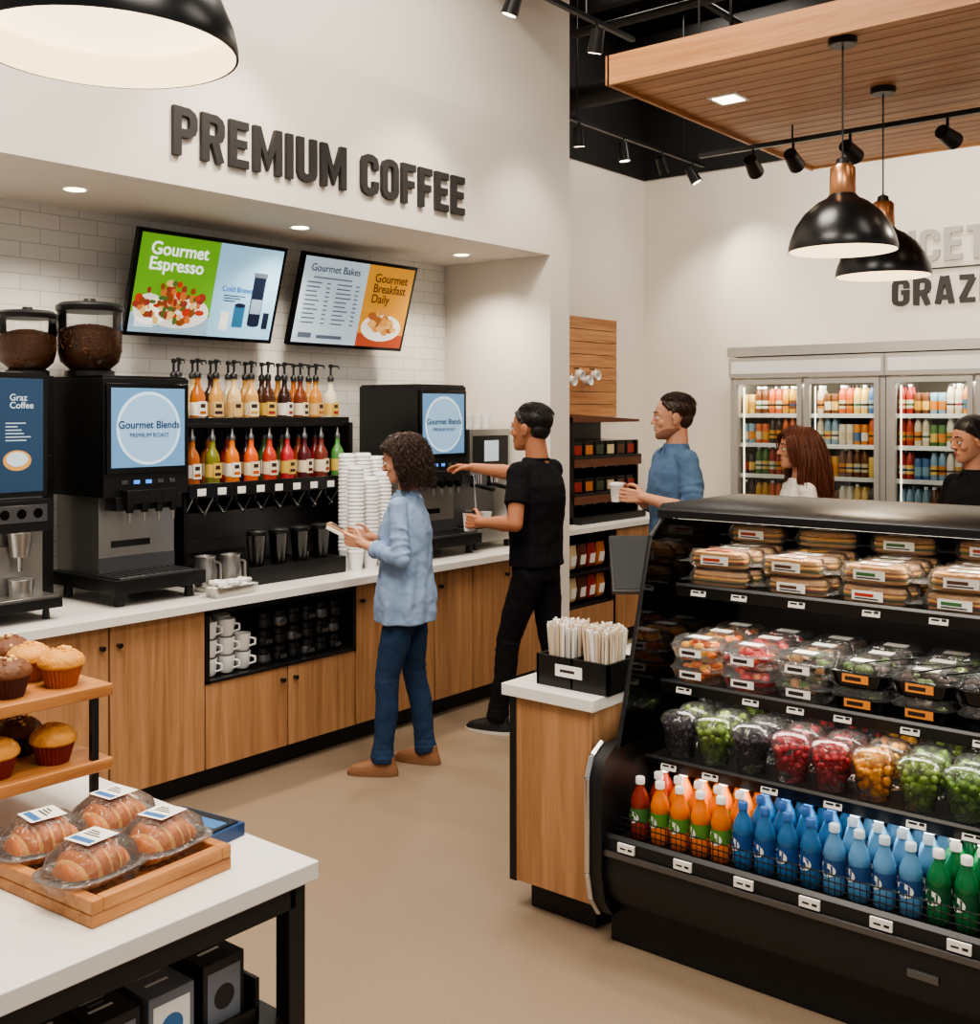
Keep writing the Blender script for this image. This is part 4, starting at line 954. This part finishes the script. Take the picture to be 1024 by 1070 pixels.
    LA=V(*pose.get('LA',(0,.1,.08)));RA=V(*pose.get('RA',(0,-.1,.08))); b=B('trousers')
    b.loft([(.82,.11,.15),(.88,.118,.162),(.96,.112,.155),(1.03,.10,.145)],pantm,n=24)
    for A,s_ in ((LA,1),(RA,-1)):
        hp=V(-.005,s_*.082,.86); kn=(hp+A)/2+V(.03+pose.get('bend',0),0,.03)
        b.chain([(hp,.086),(hp*.5+kn*.5,.079),(kn,.063),(kn*.6+A*.4+V(-.012,0,0),.061),(A*.85+kn*.15,.053)],pantm,16)
        b.cyl(A*.85+kn*.15,A+V(0,0,-.015),.054,.060,pantm,16)
        for t,rr_ in ((.04,.065),(.10,.061),(.17,.059)): pp=A*(1-t)+kn*t; b.sph(pp,(rr_,rr_,.012),pantm)
        for t,rr_ in ((-.14,.065),(-.03,.068),(.08,.068)): pp=kn+(hp-kn)*t; b.sph(pp+V(-.006,0,0),(rr_,rr_,.011),pantm)
    solid(b,.007,pantm,root,2,.012,.06)
    b=B('shoes')
    for A,s_,yw in ((LA,1,pose.get('Ly',8)),(RA,-1,pose.get('Ry',-8))):
        T=Matrix.Translation((A.x,A.y,0))@Matrix.Rotation(rad(yw),4,'Z'); b.T=T
        b.loft([(.0,.13,.043,.05,0),(.02,.135,.046,.05,0),(.045,.12,.042,.042,0),(.065,.085,.036,.015,0),(.085,.05,.035,-.015,0),(.1,.045,.034,-.02,0)],shoem,n=28,p=2.4)
    solid(b,.005,shoem,root,4,clampz=.0)
    b=B('shoe_soles')
    for A,s_,yw in ((LA,1,pose.get('Ly',8)),(RA,-1,pose.get('Ry',-8))):
        b.T=Matrix.Translation((A.x,A.y,0))@Matrix.Rotation(rad(yw),4,'Z'); b.loft([(.0,.134,.046,.05,0),(.016,.137,.048,.05,0)],C('sole_%s'%name[:5],(210,205,198) if not fem else (130,96,70),.7),n=28,p=2.5)
    o=b.done(origin=False); o.parent=root
    return root
def fabric(n,c,**k): return M(n,c,.9,var=.2,scale=14,bump=.25,bscale=260,spec=.15,**k)
sk1=M('skin_light',(200,146,118),.6,var=.12,scale=22,spec=.35,bump=.05,bscale=300,sss=.15); sk2=M('skin_olive',(168,112,82),.6,var=.12,scale=22,spec=.35,bump=.05,bscale=300,sss=.15)
hb=M('hair_brown',(56,36,26),.45,var=.45,scale=60); hk=M('hair_black',(24,19,17),.45,var=.3,scale=60); ha=M('hair_auburn',(96,50,30),.45,var=.4,scale=60)
den=fabric('chambray',(136,158,190)); jean=fabric('blue_denim',(42,60,88)); bt=fabric('black_cotton',(24,24,27)); bl=fabric('steel_blue_shirt',(84,108,138)); wt=fabric('white_knit',(218,212,204)); navy=fabric('navy_trousers',(36,38,48)); tan=C('tan_leather',(128,88,60),.6)
wr=person('woman_shopper',(-3.66,3.85,0),205,1.60,True,dict(LE=(-.05,.23,1.13),LW=(.19,.15,1.20),LD=(1,-.2,.15),LN=(0,-1,.2),Lc=.5,RE=(.02,-.2,1.13),RW=(.22,-.06,1.21),RD=(1,.15,.15),RN=(0,1,.2),Rc=.5,LA=(.09,.12,.08),RA=(-.07,-.12,.08),hx=.03,pitch=14,yaw=8),sk1,hb,'curly',den,jean,tan,1.72,True,.024)
mr=person('man_shopper',(-3.54,4.73,0),186,1.75,False,dict(LE=(-.03,.26,1.14),LW=(.22,.2,1.13),LD=(1,-.1,.02),LN=(0,-1,0),Lc=.75,RE=(.26,-.2,1.37),RW=(.50,-.14,1.40),RD=(1,0,.0),RN=(0,.3,-1),Rc=.35,LA=(.17,.12,.08),RA=(-.12,-.1,.08),hx=.04,yaw=4),sk2,hk,'short',bt,bt,C('shoe_black',(24,24,26),.5),.62,collar=False)
br_=person('man_customer',(-3.16,5.55,0),232,1.81,False,dict(LE=(.0,.26,1.13),LW=(.22,.1,1.2),LD=(1,-.4,.1),LN=(0,-1,0),RE=(.02,-.26,1.13),RW=(.24,-.09,1.2),RD=(1,.4,.1),RN=(0,1,0),hx=.02,yaw=-14),sk1,hb,'short',bl,navy,C('shoe_black',(24,24,26),.5),1.3,True,.006,True)
person('woman_customer',(-2.49,5.72,0),222,1.63,True,dict(LE=(-.03,.2,1.12),LW=(.12,.2,.93),LD=(.5,0,-1),LN=(0,-1,0),RE=(-.03,-.2,1.12),RW=(.12,-.2,.93),RD=(.5,0,-1),RN=(0,1,0)),sk1,ha,'long',wt,jean,tan,1.9,False,.012,collar=False)
person('woman_clerk',(-1.66,5.98,0),236,1.69,True,dict(LE=(.02,.21,1.13),LW=(.24,.12,1.2),LD=(1,-.2,.1),LN=(0,-.4,-1),RE=(.05,-.21,1.14),RW=(.28,-.12,1.22),RD=(1,.1,0),RN=(0,0,1),pitch=8,yaw=-10),sk1,hk,'bun',bt,bt,C('shoe_black',(24,24,26),.5),1.6,False,0)
bpy.context.view_layer.update()
def inh(root,T): return root.matrix_world@T
b=B('wrapped_snack',inh(wr,TR(.35,.03,1.235,ry=rad(-25)))); b.box(-.07,.08,-.04,.04,-.008,.008,paper); b.box(-.02,.09,-.03,.032,.008,.02,kraft); b.box(.0,.075,-.02,.02,.02,.022,SD[0]); b.done(.003)
b=B('coffee_cup',inh(mr,TR(.325,.155,1.075))); b.lathe([(.028,0),(.038,.1),(.04,.102),(.036,.102)],(0,0,0),wplast,20); b.lathe([(.041,.1),(.041,.108),(.035,.114)],(0,0,0),black,20); b.done()
b=B('paper_cup',inh(br_,TR(.34,.0,1.17))); b.lathe([(.028,0),(.037,.09),(.039,.092)],(0,0,0),wplast,20); b.lathe([(.04,.09),(.038,.105)],(0,0,0),wplast,20); b.done()

# ------------------------------------------------------------------ lighting
def area(x,y,z,sx,sy,e,c=(1,.91,.8),rot=(0,0,0)):  # added overhead fill, kept unseen to brighten the room; no real fixtures
    l=bpy.data.lights.new('added_fill_light','AREA'); l.shape='RECTANGLE'; l.size=sx; l.size_y=sy; l.energy=e; l.color=c
    o=bpy.data.objects.new('added_fill_light',l); COL.objects.link(o); o.location=(x,y,z); o.rotation_euler=rot
area(-2.2,1.2,4.4,1.5,1.5,150); area(.8,1.0,4.4,1.5,1.5,120); area(-2.6,3.6,4.85,1.0,1.0,110); area(.8,4.5,4.85,1.5,1.5,65); area(-1.6,7.4,4.3,3.2,.6,66); area(-3.9,7.0,4.85,.8,1.2,32)
w=bpy.data.worlds.new('World'); SC.world=w; w.use_nodes=True
w.node_tree.nodes['Background'].inputs[0].default_value=(1,.96,.91,1); w.node_tree.nodes['Background'].inputs[1].default_value=.44
try: SC.view_settings.look='AgX - Medium High Contrast'
except Exception: pass

cam=bpy.data.cameras.new('camera'); co=bpy.data.objects.new('camera',cam); COL.objects.link(co)
co.location=(0,0,1.72); co.rotation_euler=(rad(90),0,rad(39.2)); cam.sensor_width=36; cam.lens=36*1150/1070; cam.shift_y=-105/1070; cam.clip_start=.05
SC.camera=co
